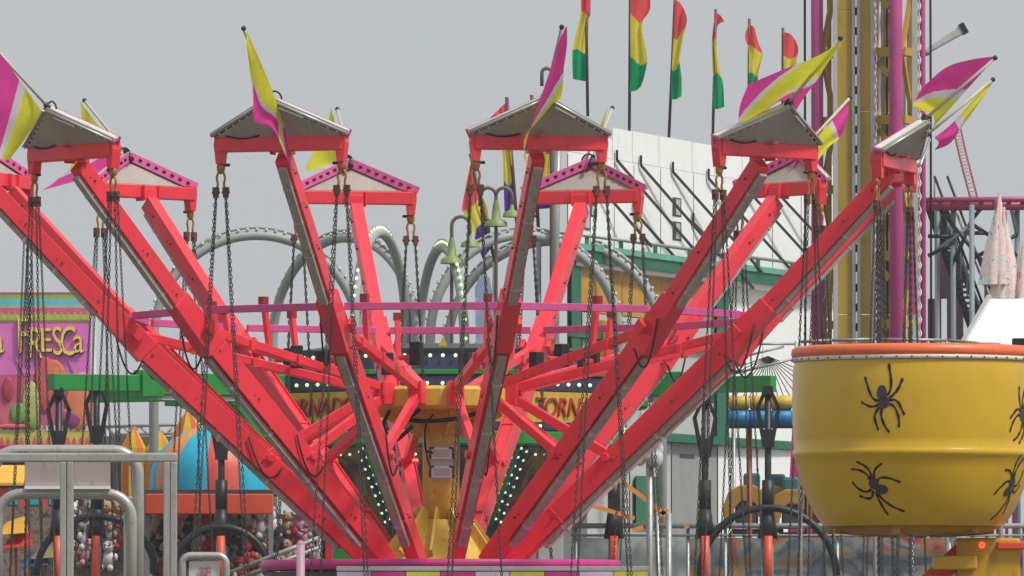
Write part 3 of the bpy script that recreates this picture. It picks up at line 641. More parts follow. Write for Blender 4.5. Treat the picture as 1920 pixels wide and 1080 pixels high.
# goose neck lamps
LG = paint('lime lamp shade', rgb(128, 150, 84), .5, .15, 4)
for i, (x, top, arm_, lab) in enumerate([(847, 406, 34, 'single hooked lamp post with lime green shade against the sky'), (930, 352, 30, 'double hooked lamp post behind the flags'), (1034, 128, -18, 'tall hooked rod rising behind the front arm head')]):
    Y = 44 + i * .5; b = P(x, 760, Y); t = thing('hooked_lamp', lab, 'lamp post', (b.x, Y, 0), 'hooked lamps'); s_ = 1 / S(Y)
    m = MB(); q_ = P(x, top + abs(arm_) * .5, Y); r_ = abs(arm_) * .5 * s_; sg = 1 if arm_ > 0 else -1
    arc = [q_ + Vector((sg * r_ * (1 - math.cos(a_)), 0, r_ * math.sin(a_))) for a_ in [math.pi * j / 12 for j in range(13)]]
    m.tube([(b.x, Y, .02)] + [Vector((q_.x, Y, q_.z - .01))] + arc[1:] + [arc[-1] - Vector((0, 0, .25))], .035, 6); part(t, 'post', m, paint('rust brown post', rgb(112, 96, 84)))
    m = MB(); e = arc[-1] - Vector((0, 0, .25))
    if i == 1:
        arc2 = [q_ + Vector((-r_ * (1 - math.cos(a_)), 0, r_ * math.sin(a_))) for a_ in [math.pi * j / 12 for j in range(13)]]
        m2 = MB(); m2.tube(arc2 + [arc2[-1] - Vector((0, 0, .2))], .035, 6); part(t, 'second_hook', m2, MATS['rust brown post'])
    if i < 2:
        m.lathe([(.03, 0), (.05, -.12), (.16, -.17), (.18, -.26)], e + Vector((0, 0, .1)), 12); part(t, 'shade', m, LG)
        q2 = P(x, 470 if i == 0 else 400, Y); m = MB(); m.lathe([(.04, .25), (.07, .1), (.09, -.1), (.2, -.16), (.22, -.25)], q2, 12); part(t, 'post_collar', m, LG)
# grey pipe and small curl ornaments at the funhouse corner
m = MB(); a = P(1046, 282, 46); b = P(1042, 450, 46); m.tube([a, b, (b.x, 46, .02)], .07, 10); m.ball(a, .07, 8); solo('vent_pipe', m, STEEL, 'grey vertical pipe at the left corner of the funhouse', 'pipe', loc=Vector((b.x, 46, 0)))
# blue surreal figure panel between arches
m = MB(); m.prism([P(892, 640, 43), P(928, 640, 43), P(925, 560, 43), P(918, 520, 43), P(900, 515, 43), (P(890, 540, 43))], (0, .15, 0)); b = P(905, 640, 43); m.beam(b, (b.x, 43.07, .02), .3, .1)
solo('painted_cutout', m, art('lilac print', [rgb(170, 190, 205), rgb(160, 150, 180), rgb(110, 160, 190), rgb(200, 200, 205)], 2.5), 'pale blue and lilac painted cutout between the arches', 'cutout')

# ================================================================== DROP TOWER
DY = 30.0
dt = thing('drop_tower', 'yellow and magenta drop tower running out of the top of the frame', 'drop tower', P(1632, 1170, DY)); dt.location.z = 0; ROOT[dt].z = 0
ZT = 21.0
def vx(px, off=0): return P(px, 600, DY + off).x
def vbox(name, x0, x1, mat, off=0, th=.2, z0=.02, z1=ZT):
    m = MB(); a, b = vx(x0, off), vx(x1, off); m.box(((a + b) / 2, DY + off + th / 2, (z0 + z1) / 2), (b - a, th, z1 - z0)); return part(dt, name, m, mat)
def vtube(name, x, r_, mat, off=0, n=14, z0=.02, z1=ZT):
    m = MB(); X = vx(x, off); m.tube([(X, DY + off, z0), (X, DY + off, z1)], r_, n); return part(dt, name, m, mat)
TYL = paint('tower yellow', rgb(186, 152, 58), .5, .18, .7, dirt=.14); TPK = paint('tower magenta', rgb(186, 70, 136), .42, .12, .8)
vtube('corner_post', 1533, .105, TPK, .25); vtube('corner_post', 1681, .112, TPK, -.35); vtube('corner_post', 1731, .05, TPK, .4); vtube('corner_post', 1600, .1, TPK, 1.6)
SEG = 1.75
for k in range(12):     # panels come in sections
    z0 = .02 + k * SEG; z1 = z0 + SEG - .012
    vbox('guide_panel', 1571, 1598, TYL, 0, .12, z0, z1); vbox('guide_panel', 1614, 1633, TYL, 0, .12, z0, z1)
    vbox('recess_panel', 1645, 1672, TYL, .3, .05, z0, z1)
vbox('edge_strip', 1563, 1571, LGREY, -.02, .14); vbox('edge_strip', 1633, 1641, LGREY, -.02, .14); vbox('edge_strip', 1711, 1722, LGREY, .1, .1)
vbox('rail', 1598, 1604, STEEL, -.06, .12); vbox('rail', 1608, 1614, STEEL, -.06, .12); vbox('rail_slot', 1604, 1608, BLK, .06, .04)
m = MB()
for k in range(60): m.box((vx(1606), DY - .0, .5 + k * .34), (.03, .1, .2))
part(dt, 'rail_tooth', m, WHITE, stuff=True)
vtube('pipe', 1650, .022, WHITE, .1, 8); vtube('pipe', 1657, .03, STEEL, .15, 8); vtube('pipe', 1664, .02, BLK, .1, 8)
for x, off in ((1643, -.03), (1725, .3)):   # rope lights
    m = MB(); X = vx(x, off)
    m.tube([(X + .022 * math.cos(i * 1.2), DY + off + .022 * math.sin(i * 1.2), .1 + i * .045) for i in range(int((ZT - .2) / .045))], .017, 5); part(dt, 'rope_light', m, paint('rope light', rgb(222, 200, 200), .4))
LAT = [((1543, .25), (1566, .5)), ((1692, -.3), (1712, .3))]
for (xa, oa), (xb, ob) in LAT:
    for k in range(17):
        z = 1.0 + k * 1.17; a = Vector((vx(xa, oa), DY + oa, z)); b = Vector((vx(xb, ob), DY + ob, z))
        m = MB(); m.beam(a, b, .12, .14); part(dt, 'lattice_rung', m, TYL)
        m = MB(); 
        if k % 2: m.beam(a, b + Vector((0, 0, 1.17)), .07, .08)
        else: m.beam(b, a + Vector((0, 0, 1.17)), .07, .08)
        part(dt, 'lattice_brace', m, TYL)
for k in range(17):
    z = 1.0 + k * 1.17; m = MB(); a = Vector((vx(1640, .1), DY + .2, z)); b = Vector((vx(1678, -.3), DY - .2, z)); m.beam(a, b, .12, .16); m.beam(a + Vector((0, 0, -.05)), b + Vector((-.08, 0, -.42)), .07, .07); part(dt, 'bracket', m, TYL)
vbox('back_beam', 1702, 1712, TYL, .45, .1); vbox('back_beam', 1552, 1560, TYL, .6, .1)
for x in (1510, 1746): vtube('cable', x, .02, BLK, .8, 6)
vbox('hatch_cover', 1697, 1716, TPK, -.05, .05, 7.0, 8.6)
# street lamp behind the tower
m = MB(); a, b = P(1690, 118, 60), P(1806, 54, 60)
t = thing('street_lamp', 'long flat grey street lamp head to the right of the tower top', 'street lamp', (P(1690, 118, 60).x, 60, 0))
m.beam(P(1734, 98, 60), b, .3, .12, Vector((0, 1, 0)), w2=.26, h2=.2); part(t, 'lamp_head', m, LGREY, bevel=.03)
m = MB(); m.box(b, (.12, .3, .24), ry=R(-29)); part(t, 'end_cap', m, BLACK)
m = MB(); m.tube([(a.x, 60, .02), a, P(1740, 96, 60)], .09, 8); part(t, 'pole', m, STEEL)

# ================================================================== COASTER AT RIGHT
CYY = 68.0
cs = thing('roller_coaster', 'magenta railed roller coaster on grey columns at the right edge', 'roller coaster', P(1830, 1170, CYY)); cs.location.z = 0; ROOT[cs].z = 0
CGREY = paint('coaster column grey', rgb(126, 136, 144), .5, .12, 1); CMAG = paint('coaster magenta', rgb(168, 62, 100), .45, .15, 1)
for y, off, r_ in ((374, 0, .06), (386, .2, .1), (377, 1.4, .06)):
    m = MB(); m.tube([P(1700, y + 1, CYY + off), P(2020, y - 1, CYY + off)], r_, 8); part(cs, 'rail', m, CMAG)
for x in range(1712, 2010, 26):
    m = MB(); a = P(x, 376, CYY); m.beam(a, a + Vector((.05, 1.4, 0)), .06, .08); part(cs, 'tie', m, CMAG)
for x, off in ((1757, .7), (1787, .3), (1822, -.1), (1907, .3), (1960, .7)):
    a = P(x, 384, CYY + off); m = MB(); m.tube([(a.x, CYY + off, .02), a], .06, 10); part(cs, 'column', m, CGREY)
for (a, b) in (((1757, 470), (1822, 420)), ((1790, 490), (1822, 412)), ((1822, 420), (1850, 438)), ((1822, 412), (1840, 390)), ((1824, 485), (1907, 440)), ((1822, 437), (1850, 437)), ((1740, 443), (1787, 443)), ((1850, 438), (1907, 480)), ((1895, 385), (1907, 440)), ((1760, 390), (1900, 560)), ((1740, 480), (1787, 455))):
    m = MB(); m.tube([P(*a, CYY + .2), P(*b, CYY + .2)], .045, 6); part(cs, 'brace', m, CGREY if a[0] % 2 else BLACK)
for dx in (0, 24):      # lift stair: two stringers with treads
    m = MB(); m.beam(P(1738 + dx, 380, CYY + 1.2), P(1830 + dx, 640, CYY + 1.2), .06, .16); part(cs, 'stringer', m, BLACK)
    m = MB(); m.tube([P(1752 + dx, 330, CYY + .9), P(1850 + dx, 590, CYY + .9)], .03, 6); part(cs, 'hand_rail', m, BLACK)
    m = MB(); m.tube([P(1762 + dx, 380, CYY + .8), P(1850 + dx, 608, CYY + .8)], .025, 6); part(cs, 'hand_rail', m, CGREY)
for k in range(26):
    f = k / 25; m = MB(); a = P(1738 + 92 * f, 384 + 256 * f, CYY + 1.2); b = P(1764 + 92 * f, 384 + 256 * f, CYY + 1.2); m.beam(a, b, .35, .05); part(cs, 'tread', m, DGREY)
for k in range(9):
    f = k / 8; m = MB(); a = P(1752 + 98 * f, 330 + 260 * f, CYY + .9); m.tube([a, a - Vector((0, 0, .75))], .02, 5); part(cs, 'baluster', m, CGREY)
for (x0, y0, x1, y1) in ((1758, 410, 1775, 560), (1776, 470, 1806, 640), (1740, 560, 1765, 655)):
    m = MB(); m.pan(x0, y0, x1, y1, CYY + 1.6, .08); part(cs, 'stair_skirt', m, paint('plum skirt', rgb(96, 72, 84), .6, .2, 1))
tr = bez([P(1786, 232, CYY), P(1795, 275, CYY), P(1806, 320, CYY), P(1820, 374, CYY)], 22)
for off in (0, .16):
    m = MB(); m.tube([p + Vector((off, 0, 0)) for p in tr], .022, 6); part(cs, 'curved_rail', m, CMAG)
m = MB()
for p in tr: m.beam(p, p + Vector((.16, 0, .0)), .04, .03)
part(cs, 'rung', m, paint('pale rung', rgb(214, 170, 176)), stuff=True)
# folded tie-dyed canopies
TIE = art('tie dye cloth', [rgb(70, 120, 190), rgb(224, 230, 232), rgb(236, 190, 180), rgb(238, 232, 220), rgb(206, 80, 100)], 3.2, .8, 2.5)
for x, top, lab, sx in ((1868, 362, 'left of two folded tie dyed canopies on the coaster', 1), (1885, 388, 'right of two folded tie dyed canopies on the coaster', .9), (1921, 455, 'folded tie dyed canopy cut by the right edge', .9)):
    b = P(x, 545, 62); m = MB(); t = thing('folded_canopy', lab, 'canopy', P(x, 558, 62), 'folded canopies')
    n = 18; prof = [(.02, P(x, top, 62).z), (.1, P(x, top + 50, 62).z), (.2, P(x, top + 95, 62).z), (.27, P(x, top + 140, 62).z), (.3, P(x, top + 172, 62).z)]
    vs = []
    for r_, z in prof:
        for j in range(n):
            a_ = 2 * math.pi * j / n; rr = r_ * sx * (1 + .28 * math.cos(3 * a_ * 2)); vs.append((b.x + rr * math.cos(a_) + .12 * (z - prof[-1][1]) * (.3 if sx == 1 else -.1), 62 + rr * math.sin(a_), z))
    m.add(vs, [(i * n + j, i * n + (j + 1) % n, (i + 1) * n + (j + 1) % n, (i + 1) * n + j) for i in range(4) for j in range(n)], 0, True); part(t, 'cloth', m, TIE)
    m = MB(); m.tube([P(x, top + 8, 62), P(x + 3, 560, 62), (b.x, 62, .02)], .035, 6); part(t, 'mast', m, CMAG)
m = MB(); m.tube(bez([P(1845, 512, 62), P(1862, 506, 62), P(1885, 508, 62), P(1898, 530, 62), P(1900, 560, 62)], 12) + [Vector((P(1900, 560, 62).x, 62, .02))], .04, 6); m.tube([P(1848, 512, 62), P(1848, 560, 62)], .03, 6)
solo('hand_hoop', m, CMAG, 'magenta hoop rail under the tie dyed canopies', 'rail')
# white tent roof
t = thing('white_tent', 'plain white sloped roof at the right edge above the yellow tub', 'tent', P(1860, 660, 20)); t.location.z = 0; ROOT[t].z = 0
m = MB(); m.prism([P(1797, 664, 20), P(1990, 664, 20), P(1990, 560, 24), P(1856, 560, 24)], (0, .6, -.1)); part(t, 'roof', m, paint('white vinyl', rgb(238, 240, 242), .5, .03, 1, dirt=.02))
m = MB(); m.beam(P(1795, 664, 19.95), P(1855, 559, 23.95), .07, .12); part(t, 'edge_trim', m, ALU)
m = MB(); m.pan(1800, 664, 1990, 700, 20.3, 2.4); a = P(1805, 700, 21); m.beam(a, (a.x, 21, .02), .1, .1); a = P(1985, 700, 21); m.beam(a, (a.x, 21, .02), .1, .1); part(t, 'wall', m, LGREY)
m = MB(); m.pan(1900, 634, 1960, 680, 10, .3); m.beam(P(1930, 680, 10.2), (P(1930, 680, 10.2).x, 10.2, .02), .15, .15); solo('speaker_box', m, BLK, 'black box at the right edge above the orange tub rim', 'speaker')
t = thing('platform_rail', 'low grey tube railing just above the yellow tub rim', 'railing', P(1700, 700, 4)); t.location.z = 0; ROOT[t].z = 0
for (a, b) in (((1500, 641), (1560, 638)), ((1500, 641), (1500, 700)), ((1775, 638), (1876, 646)), ((1876, 646), (1876, 700)), ((1640, 636), (1775, 638)), ((1640, 636), (1640, 700)), ((1775, 638), (1775, 700)), ((1815, 642), (1830, 690)), ((1838, 644), (1832, 690)), ((1560, 638), (1640, 636)), ((1530, 645), (1560, 690)), ((1700, 640), (1700, 700)), ((1740, 640), (1740, 700))):
    m = MB(); m.tube([P(*a, 4), P(*b, 4)], .022, 8); part(t, 'rail_tube', m, STEEL)
for px in (1500, 1640, 1775, 1876):
    m = MB(); b = P(px, 700, 4); m.tube([b, (b.x, 4, .02)], .03, 6); part(t, 'rail_post', m, STEEL)

# ================================================================== CONCESSION STAND (LEFT)
AY = 36.0
st = thing('drink_stand', 'pink aguas frescas drink stand with painted fruit at the left edge', 'food stand', P(60, 1170, AY)); st.location.z = 0; ROOT[st].z = 0
SPK = paint('stand pink', rgb(226, 122, 200), .5, .1, 1.5)
def sp(name, x0, y0, x1, y1, mat, dy=0, th=.03):
    m = MB(); m.pan(x0, y0, x1, y1, AY + dy, th); return part(st, name, m, mat)
sp('marquee_box', -230, 548, 168, 836, SPK, 0, .5)
for y0, y1, c in ((548, 553, (176, 96, 120)), (553, 560, (150, 190, 90)), (560, 572, (112, 196, 214)), (572, 577, (160, 200, 160)), (577, 590, (222, 100, 140)), (590, 603, (196, 200, 100)), (806, 836, (208, 196, 96)), (836, 850, (222, 84, 110))):
    sp('trim_stripe', -230, y0, 169, y1, paint('stripe %d' % y0, rgb(*c), .5, .15, 3), -.012, .014)
for k in range(32):
    x = -226 + k * 12.4; m = MB(); m.prism([P(x, 600, AY - .022), P(x + 6, 583, AY - .022), P(x + 12, 600, AY - .022)], (0, .012, 0)); part(st, 'zigzag_tooth', m, paint('tooth lime', rgb(176, 196, 84)))
    m = MB(); m.prism([P(x, 836, AY - .03), P(x + 6, 818, AY - .03), P(x + 12, 836, AY - .03)], (0, .012, 0)); part(st, 'zigzag_tooth', m, paint('tooth coral', rgb(226, 96, 96)))
    m = MB(); m.pan(x + 2, 798, x + 8, 808, AY - .02, .012); part(st, 'fringe', m, paint('fringe white', rgb(206, 214, 224)))
sp('mural', -228, 702, 167, 806, art('fruit mural', [rgb(170, 70, 110), rgb(200, 90, 130), rgb(212, 110, 110), rgb(190, 100, 160)], 1.2), -.01, .012)
fr = [(35, 775, 16, 20, (110, 170, 80)), (58, 760, 17, 46, (186, 190, 110)), (62, 790, 12, 30, (150, 180, 80)), (95, 712, 30, 40, (222, 116, 84)), (85, 720, 14, 55, (214, 90, 96)), (148, 760, 26, 48, (226, 132, 96)), (138, 785, 20, 18, (150, 74, 120)), (118, 780, 12, 14, (170, 80, 130)), (15, 730, 10, 24, (196, 70, 90)), (155, 708, 14, 10, (220, 150, 170)), (30, 800, 40, 8, (214, 96, 110)), (-30, 760, 24, 40, (110, 170, 80)), (105, 700, 8, 18, (230, 150, 80))]
for i, (x, y, rx, ry, c) in enumerate(fr):
    m = MB(); cc = P(x, y, AY - .03); s_ = 1 / S(AY); m.ball(cc, 1, 14, 0, (rx * s_, .03, min(ry, 806 - y if y < 800 else 5) * s_)); part(st, 'painted_fruit', m, paint('fruit %d' % i, rgb(*c), .5, .25, 6))
for a_, b_ in (((30, 672), (48, 705)), ((78, 672), (86, 705)), ((128, 672), (142, 705))):
    m = MB(); m.beam(P(*a_, AY - .01), P(*b_, AY - .01), .03, .03); part(st, 'straw', m, paint('straw pink', rgb(216, 140, 196)))
LET = paint('letter gold', rgb(248, 216, 112), .45, .1, 3); LSH = paint('letter shade', rgb(92, 44, 78), .6)
for ch, x, y, sz, sx, tl in (('A', -150, 645, .75, .7, 0), ('g', -110, 640, .6, .8, 0), ('u', -70, 645, .6, .8, 0), ('a', -4, 640, .66, .8, 0), ('F', 44, 632, .95, .62, .03), ('R', 66, 646, .8, .6, -.04), ('E', 86, 640, .62, .75, .03), ('S', 108, 642, .74, .6, .05), ('C', 127, 642, .76, .56, -.03), ('a', 147, 640, .66, .7, 0)):
    letter(st, ch, P(x + 1.8, y + 2, AY - .02), sz, LSH, 0, .008, sx, tl); letter(st, ch, P(x, y, AY - .05), sz, LET, 0, .02, sx, tl)
m = MB(); m.box((P(0, 0, AY).x, AY + 1.2, P(0, 850, AY).z / 2), (4.2, 1.8, P(0, 850, AY).z - .05)); part(st, 'booth', m, DGREY)
m = MB(); a = P(177, 560, AY + .1); m.tube([(a.x, AY + .1, .02), a], .04, 8); part(st, 'corner_pole', m, LGREY)

# ================================================================== GAME STAND WITH STRIPED TENT
GYY = 40.0
gs = thing('game_stand', 'game stand with teal and orange striped dome roof and red valance', 'game stand', P(390, 1170, GYY)); gs.location.z = 0; ROOT[gs].z = 0
TEAL = paint('teal vinyl', rgb(30, 172, 200), .4, .1, 1.5); OVN = paint('orange vinyl', rgb(222, 138, 72), .45, .1, 1.5); RVN = paint('coral vinyl', rgb(216, 84, 66), .45, .1, 1.5)
cx = P(400, 920, GYY).x; zz = lambda y: P(400, y, GYY).z; s_ = 1 / S(GYY)
prof = [(122, 918), (120, 880), (108, 848), (84, 822), (56, 806), (30, 796), (10, 788), (1, 770)]
for k in range(12):     # roof gores
    vs = []; n = 5
    for r_, y in prof:
        for j in range(n + 1):
            a_ = 2 * math.pi * (k + j / n) / 12 + .42; bul = 1 + .03 * math.sin(math.pi * j / n)
            vs.append((cx + r_ * s_ * bul * math.cos(a_), GYY + 1.3 + r_ * s_ * bul * math.sin(a_), zz(y)))
    m = MB(); m.add(vs, [(i * 6 + j, i * 6 + j + 1, (i + 1) * 6 + j + 1, (i + 1) * 6 + j) for i in range(len(prof) - 1) for j in range(n)], 0, True); part(gs, 'roof_gore', m, [RVN, TEAL, OVN, TEAL][k % 4])
m = MB(); m.pan(272, 926, 512, 964, GYY - .25, .1); part(gs, 'valance', m, ORANGE, bevel=.02)
m = MB(); m.pan(270, 918, 512, 926, GYY - .2, 2.9); part(gs, 'roof_edge', m, DGREY)
m = MB(); m.pan(276, 964, 640, 1240, GYY + 1.6, .1); part(gs, 'back_wall', m, paint('dim pegboard', rgb(112, 92, 98), .8, .25, 2))
for x in (276, 508, 640):
    m = MB(); a = P(x, 925, GYY); m.beam((a.x, GYY, .02), a, .09, .09); part(gs, 'post', m, STEEL)
m = MB(); m.pan(276, 1190, 640, 1215, GYY - .2, .5); m.pan(280, 1215, 636, 1310, GYY - .05, .3); part(gs, 'counter', m, ORANGE)
random.seed(11); ROWN = ['top', 'second', 'middle', 'fourth', 'bottom']
pc = [('white', (214, 206, 204)), ('dark', (48, 44, 48)), ('pink', (204, 140, 160)), ('tan', (176, 142, 112)), ('red', (186, 50, 62)), ('grey', (150, 140, 142))]
def plush(col):
    m = MB(); m.ball((0, 0, 0), .13, 8, 0, (1, .8, 1.15)); m.ball((0, -.03, .2), .105, 8)
    for s2 in (-1, 1): m.ball((s2 * .08, 0, .29), .04, 6); m.ball((s2 * .13, -.03, .04), .05, 6, sq=(1, 1, 1.4)); m.ball((s2 * .075, -.06, -.14), .06, 6); m.ball((s2 * .035, -.13, .22), .014, 5, mi=1)
    m.ball((0, -.125, .18), .035, 6, sq=(1, .7, .8)); return m
pm = {n_: plush(c).mesh('plush_toy', [paint('plush ' + n_, rgb(*c), .95, .25, 14, bump=.4), BLK]) for n_, c in pc}
for r_ in range(5):
    for k in range(14):
        n_ = random.choice([p[0] for p in pc])
        x = 290 + k * 25 + (r_ % 2) * 10 + random.uniform(-4, 4); y = 985 + r_ * 30 + random.uniform(-4, 4)
        o = link(bpy.data.objects.new('plush_toy', pm[n_])); o.location = P(x, y, GYY + 1.46); o.rotation_euler = (0, random.uniform(-.3, .3), random.uniform(-.5, .5)); sc_ = random.uniform(.85, 1.25); o.scale = (sc_,) * 3
        tag(o, f'{n_} plush toy in the {ROWN[r_]} row under the red valance', 'plush toy', f'{n_} plush toys in the game stand')
# peaked flame-coloured tents further left
for i, (x, top, w_, c1, lab) in enumerate([(250, 800, 26, (232, 130, 70), 'narrow orange and yellow pennant tent left of the dome'), (298, 806, 30, (236, 150, 60), 'orange pleated tent just left of the striped dome'), (352, 768, 34, (226, 110, 70), 'orange peak rising behind the striped dome')]):
    m = MB(); n = 10; z0, z1 = P(x, 960, 47).z, P(x, top, 47).z; a = P(x, 960, 47); ww = w_ / S(47); vs = []
    for f, q_ in ((0, 1), (.75, .9), (.9, .45), (1, .02)):
        for j in range(n): vs.append((a.x + ww * q_ * math.cos(2 * math.pi * j / n), 47 + ww * q_ * math.sin(2 * math.pi * j / n), z0 + (z1 - z0) * f))
    m.add(vs, [(i_ * n + j, i_ * n + (j + 1) % n, (i_ + 1) * n + (j + 1) % n, (i_ + 1) * n + j) for i_ in range(3) for j in range(n)])
    for q in range(len(m.f)): m.m[q] = q % 2
    m.tube([(a.x, 47, .02), (a.x, 47, z1)], .05, 6, mi=0)
    solo('peaked_tent', m, [cloth('tent %d' % i, rgb(*c1), .2), CYE2], lab, 'tent', 'peaked tents', Vector((a.x, 47, 0)))
# yellow awning, bunting
t = thing('snack_stand', 'stand with yellow awning and teal and red scalloped bunting at left edge', 'food stand', P(40, 1170, 33)); t.location.z = 0; ROOT[t].z = 0
m = MB(); m.prism([P(-80, 905, 32.4), P(44, 905, 32.4), P(50, 872, 33.6), P(-80, 872, 33.6)], (0, .0, -.05)); part(t, 'awning', m, paint('awning yellow', rgb(232, 176, 66), .6, .1, 2))
for k in range(9):
    x = -60 + k * 19; m = MB(); m.pan(x, 914, x + 18, 946 + 4 * (k % 2), 32.5 + .02 * (k % 2), .03); part(t, 'bunting_flap', m, [TEAL, RVN][k % 2])
m = MB(); m.pan(-90, 906, 130, 914, 32.5, .1); part(t, 'fascia', m, BLK)
m = MB(); m.pan(-90, 950, 268, 1300, 35.2, .1); part(t, 'back_wall', m, art('blurred stock', [rgb(70, 66, 70), rgb(120, 108, 104), rgb(150, 130, 110), rgb(96, 70, 80), rgb(170, 160, 150)], 3, .8, 3))
for x in (-80, 128, 262):
    m = MB(); a = P(x, 906, 32.8); m.beam((a.x, 32.8, .02), a, .08, .08); part(t, 'post', m, STEEL)
m = MB(); m.pan(-90, 1180, 262, 1200, 32.4, .5); part(t, 'counter', m, LGREY)
for (x, y, c, nm) in ((30, 1010, (212, 70, 60), 'coral'), (60, 1045, (70, 110, 150), 'blue'), (85, 1030, (150, 140, 96), 'olive'), (20, 985, (226, 170, 70), 'amber')):
    m = MB(); m.prism([P(x - 28, y + 18, 31.5), P(x + 30, y + 14, 31.5), P(x + 26, y - 18, 32), P(x - 8, y - 6, 32)], (0, .4, 0)); b = P(x, y, 31.8); m.beam(b, (b.x, 31.8, .02), .04, .04)
    solo('folded_umbrella', m, cloth('umbrella ' + nm, rgb(*c), .2), f'{nm} sun umbrella seen through the steel gate', 'umbrella', 'sun umbrellas behind the gate')
for k in range(16):      # prizes hung behind the gate
    n_ = pc[(k * 5 + k // 4) % 6][0]; x = 136 + (k % 6) * 22 + 5 * math.sin(k * 2.1); y = 972 + (k // 6) * 36 + 4 * math.cos(k * 1.7)
    o = link(bpy.data.objects.new('plush_toy', pm[n_])); o.location = P(x, y, 35.05); o.scale = (1.1,) * 3; o.rotation_euler = (0, .2 * math.sin(k), .4 * math.cos(k))
    tag(o, f'{n_} plush toy seen through the gate in {ROWN[k // 6]} row from the top', 'plush toy', f'{n_} plush toys behind the gate')
# distant truss and dark trailer
t = thing('stage_truss', 'thin grey horizontal truss far behind the green arm', 'truss', P(280, 820, 66)); t.location.z = 0; ROOT[t].z = 0
for y in (800, 816):
    m = MB(); m.tube([P(196, y, 66), P(420, y - 6, 66)], .035, 6); part(t, 'chord', m, STEEL)
for k in range(14):
    m = MB(); m.tube([P(198 + k * 16, 816 if k % 2 else 800, 66), P(214 + k * 16, 800 if k % 2 else 815, 66)], .025, 5); part(t, 'web_bar', m, STEEL)
for x in (200, 416):
    m = MB(); a = P(x, 808, 66); m.tube([(a.x, 66, .02), a], .1, 8); part(t, 'leg', m, STEEL)
m = MB(); m.pan(184, 818, 330, 1260, 58, 3); solo('dark_trailer', m, paint('dull brown trailer', rgb(104, 96, 92), .6, .2, .8), 'dull brown trailer behind the orange tents', 'trailer', loc=Vector((P(250, 0, 58).x, 58, 0)))
t = thing('grey_trailer', 'long grey trailer side low behind the centre of the ride', 'trailer', P(800, 1170, 40)); t.location.z = 0; ROOT[t].z = 0
for k in range(10):
    m = MB(); m.pan(642 + k * 46, 960, 642 + k * 46 + 45, 1290, 39 + .03 * (k % 2), .1); part(t, 'side_panel', m, [LGREY, MGREY][k % 2])
m = MB(); m.pan(640, 950, 1104, 960, 38.9, 2.5); part(t, 'roof', m, WHITE)

# ================================================================== RIGHT MIDDLE CLUTTER
t = thing('tube_bumper', 'yellow and blue padded tubes stacked beside the yellow tub', 'bumper', P(1430, 800, 34)); t.location.z = 0; ROOT[t].z = 0
for y0, mt, r_ in ((755, paint('padded yellow', rgb(206, 172, 60), .5, .12, 2), .125), (784, paint('padded blue', rgb(38, 128, 186), .45, .15, 2), .155)):
    for k in range(4):
        a, b = P(1366 + k * 40, y0, 34), P(1405 + k * 40, y0, 34); m = MB(); m.tube([a, a.lerp(b, .06), a.lerp(b, .94), b], [r_ * .8, r_, r_, r_ * .8], 14); part(t, 'pad', m, mt)
m = MB(); m.beam(P(1366, 800, 34), P(1530, 800, 34), .08, .06); part(t, 'support_bar', m, DGREY)
for x in (1405, 1520):
    m = MB(); a = P(x, 800, 34.2); m.tube([(a.x, 34.2, .02), a + Vector((0, 0, .3))], .05, 8); part(t, 'post', m, paint('orange brown post', rgb(160, 76, 48)))
SY2 = paint('seat ochre', rgb(182, 138, 60), .45, .15, 3); SB2 = paint('headrest teal grey', rgb(48, 108, 118), .5, .15, 3)
for i, (x, y, s2, lab) in enumerate([(1400, 940, 1, 'left ochre ride seat with wide rounded back'), (1448, 935, .8, 'ochre ride seat behind, with teal headrest left'), (1486, 946, .95, 'right ochre ride seat next to the yellow tub'), (1500, 932, .8, 'ochre ride seat partly hidden by the tub')]):
    Y = 35 + (i % 2) * 1.2; b = P(x, y, Y); t = thing('passenger_chair', lab, 'chair', (b.x, Y, 0), 'ochre ride seats'); k_ = 1 / S(Y) * s2
    m = MB(); o_ = [(-42, 42), (-44, 10), (-34, -18), (-14, -30), (14, -30), (34, -18), (44, 10), (42, 42), (26, 42), (24, 14), (10, 0), (-10, 0), (-24, 14), (-26, 42)]
    m.prism([b + Vector((c_[0] * k_, 0, -c_[1] * k_)) for c_ in o_[::-1]], (0, .3, 0))
    part(t, 'shell', m, SY2, bevel=.02)
    m = MB(); m.box(b + Vector((0, .12, -.16 * s2)), (.4 * s2, .16, .6 * s2)); part(t, 'cushion', m, DGREY, bevel=.05)
    m = MB(); m.box(b + Vector((.1 if i < 2 else -.02, .3, .3 * s2)), (.3, .12, .42), mi=0); part(t, 'headrest', m, SB2, bevel=.05)
    m = MB(); m.box((b.x, Y + .2, b.z - .55), (.5 * s2, .5, .12)); m.tube([(b.x, Y + .2, .02), (b.x, Y + .2, b.z - .5)], .07, 8); part(t, 'base', m, BLACK)
fen = thing('queue_fence', 'grey rail fence with clear panels in front of the ride seats', 'fence', P(1300, 1170, 27)); fen.location.z = 0; ROOT[fen].z = 0
for y, r_ in ((986, .045), (1004, .022)):
    m = MB(); m.tube([P(1070, y, 27), P(1990, y, 27)], r_, 8); part(fen, 'rail', m, STEEL)
for x in range(1080, 1990, 70):
    m = MB(); a = P(x, 984, 27.05); m.tube([(a.x, 27.05, .02), a], .03, 8); part(fen, 'post', m, STEEL)
PRT = art('printed ride art', [rgb(120, 122, 124), rgb(92, 104, 116), rgb(150, 150, 148), rgb(176, 130, 70), rgb(170, 60, 110), rgb(120, 92, 100)], .9, .5, 2.2)
PRG = art('pale printed art', [rgb(186, 188, 186), rgb(196, 196, 192), rgb(176, 180, 180), rgb(206, 186, 166)], .9, .5, 2)
for k in range(13):
    x = 1082 + k * 70; m = MB(); m.pan(x, 1008, x + 66, 1290, 27.2, .02); part(fen, 'panel', m, PRG if x < 1290 else PRT)
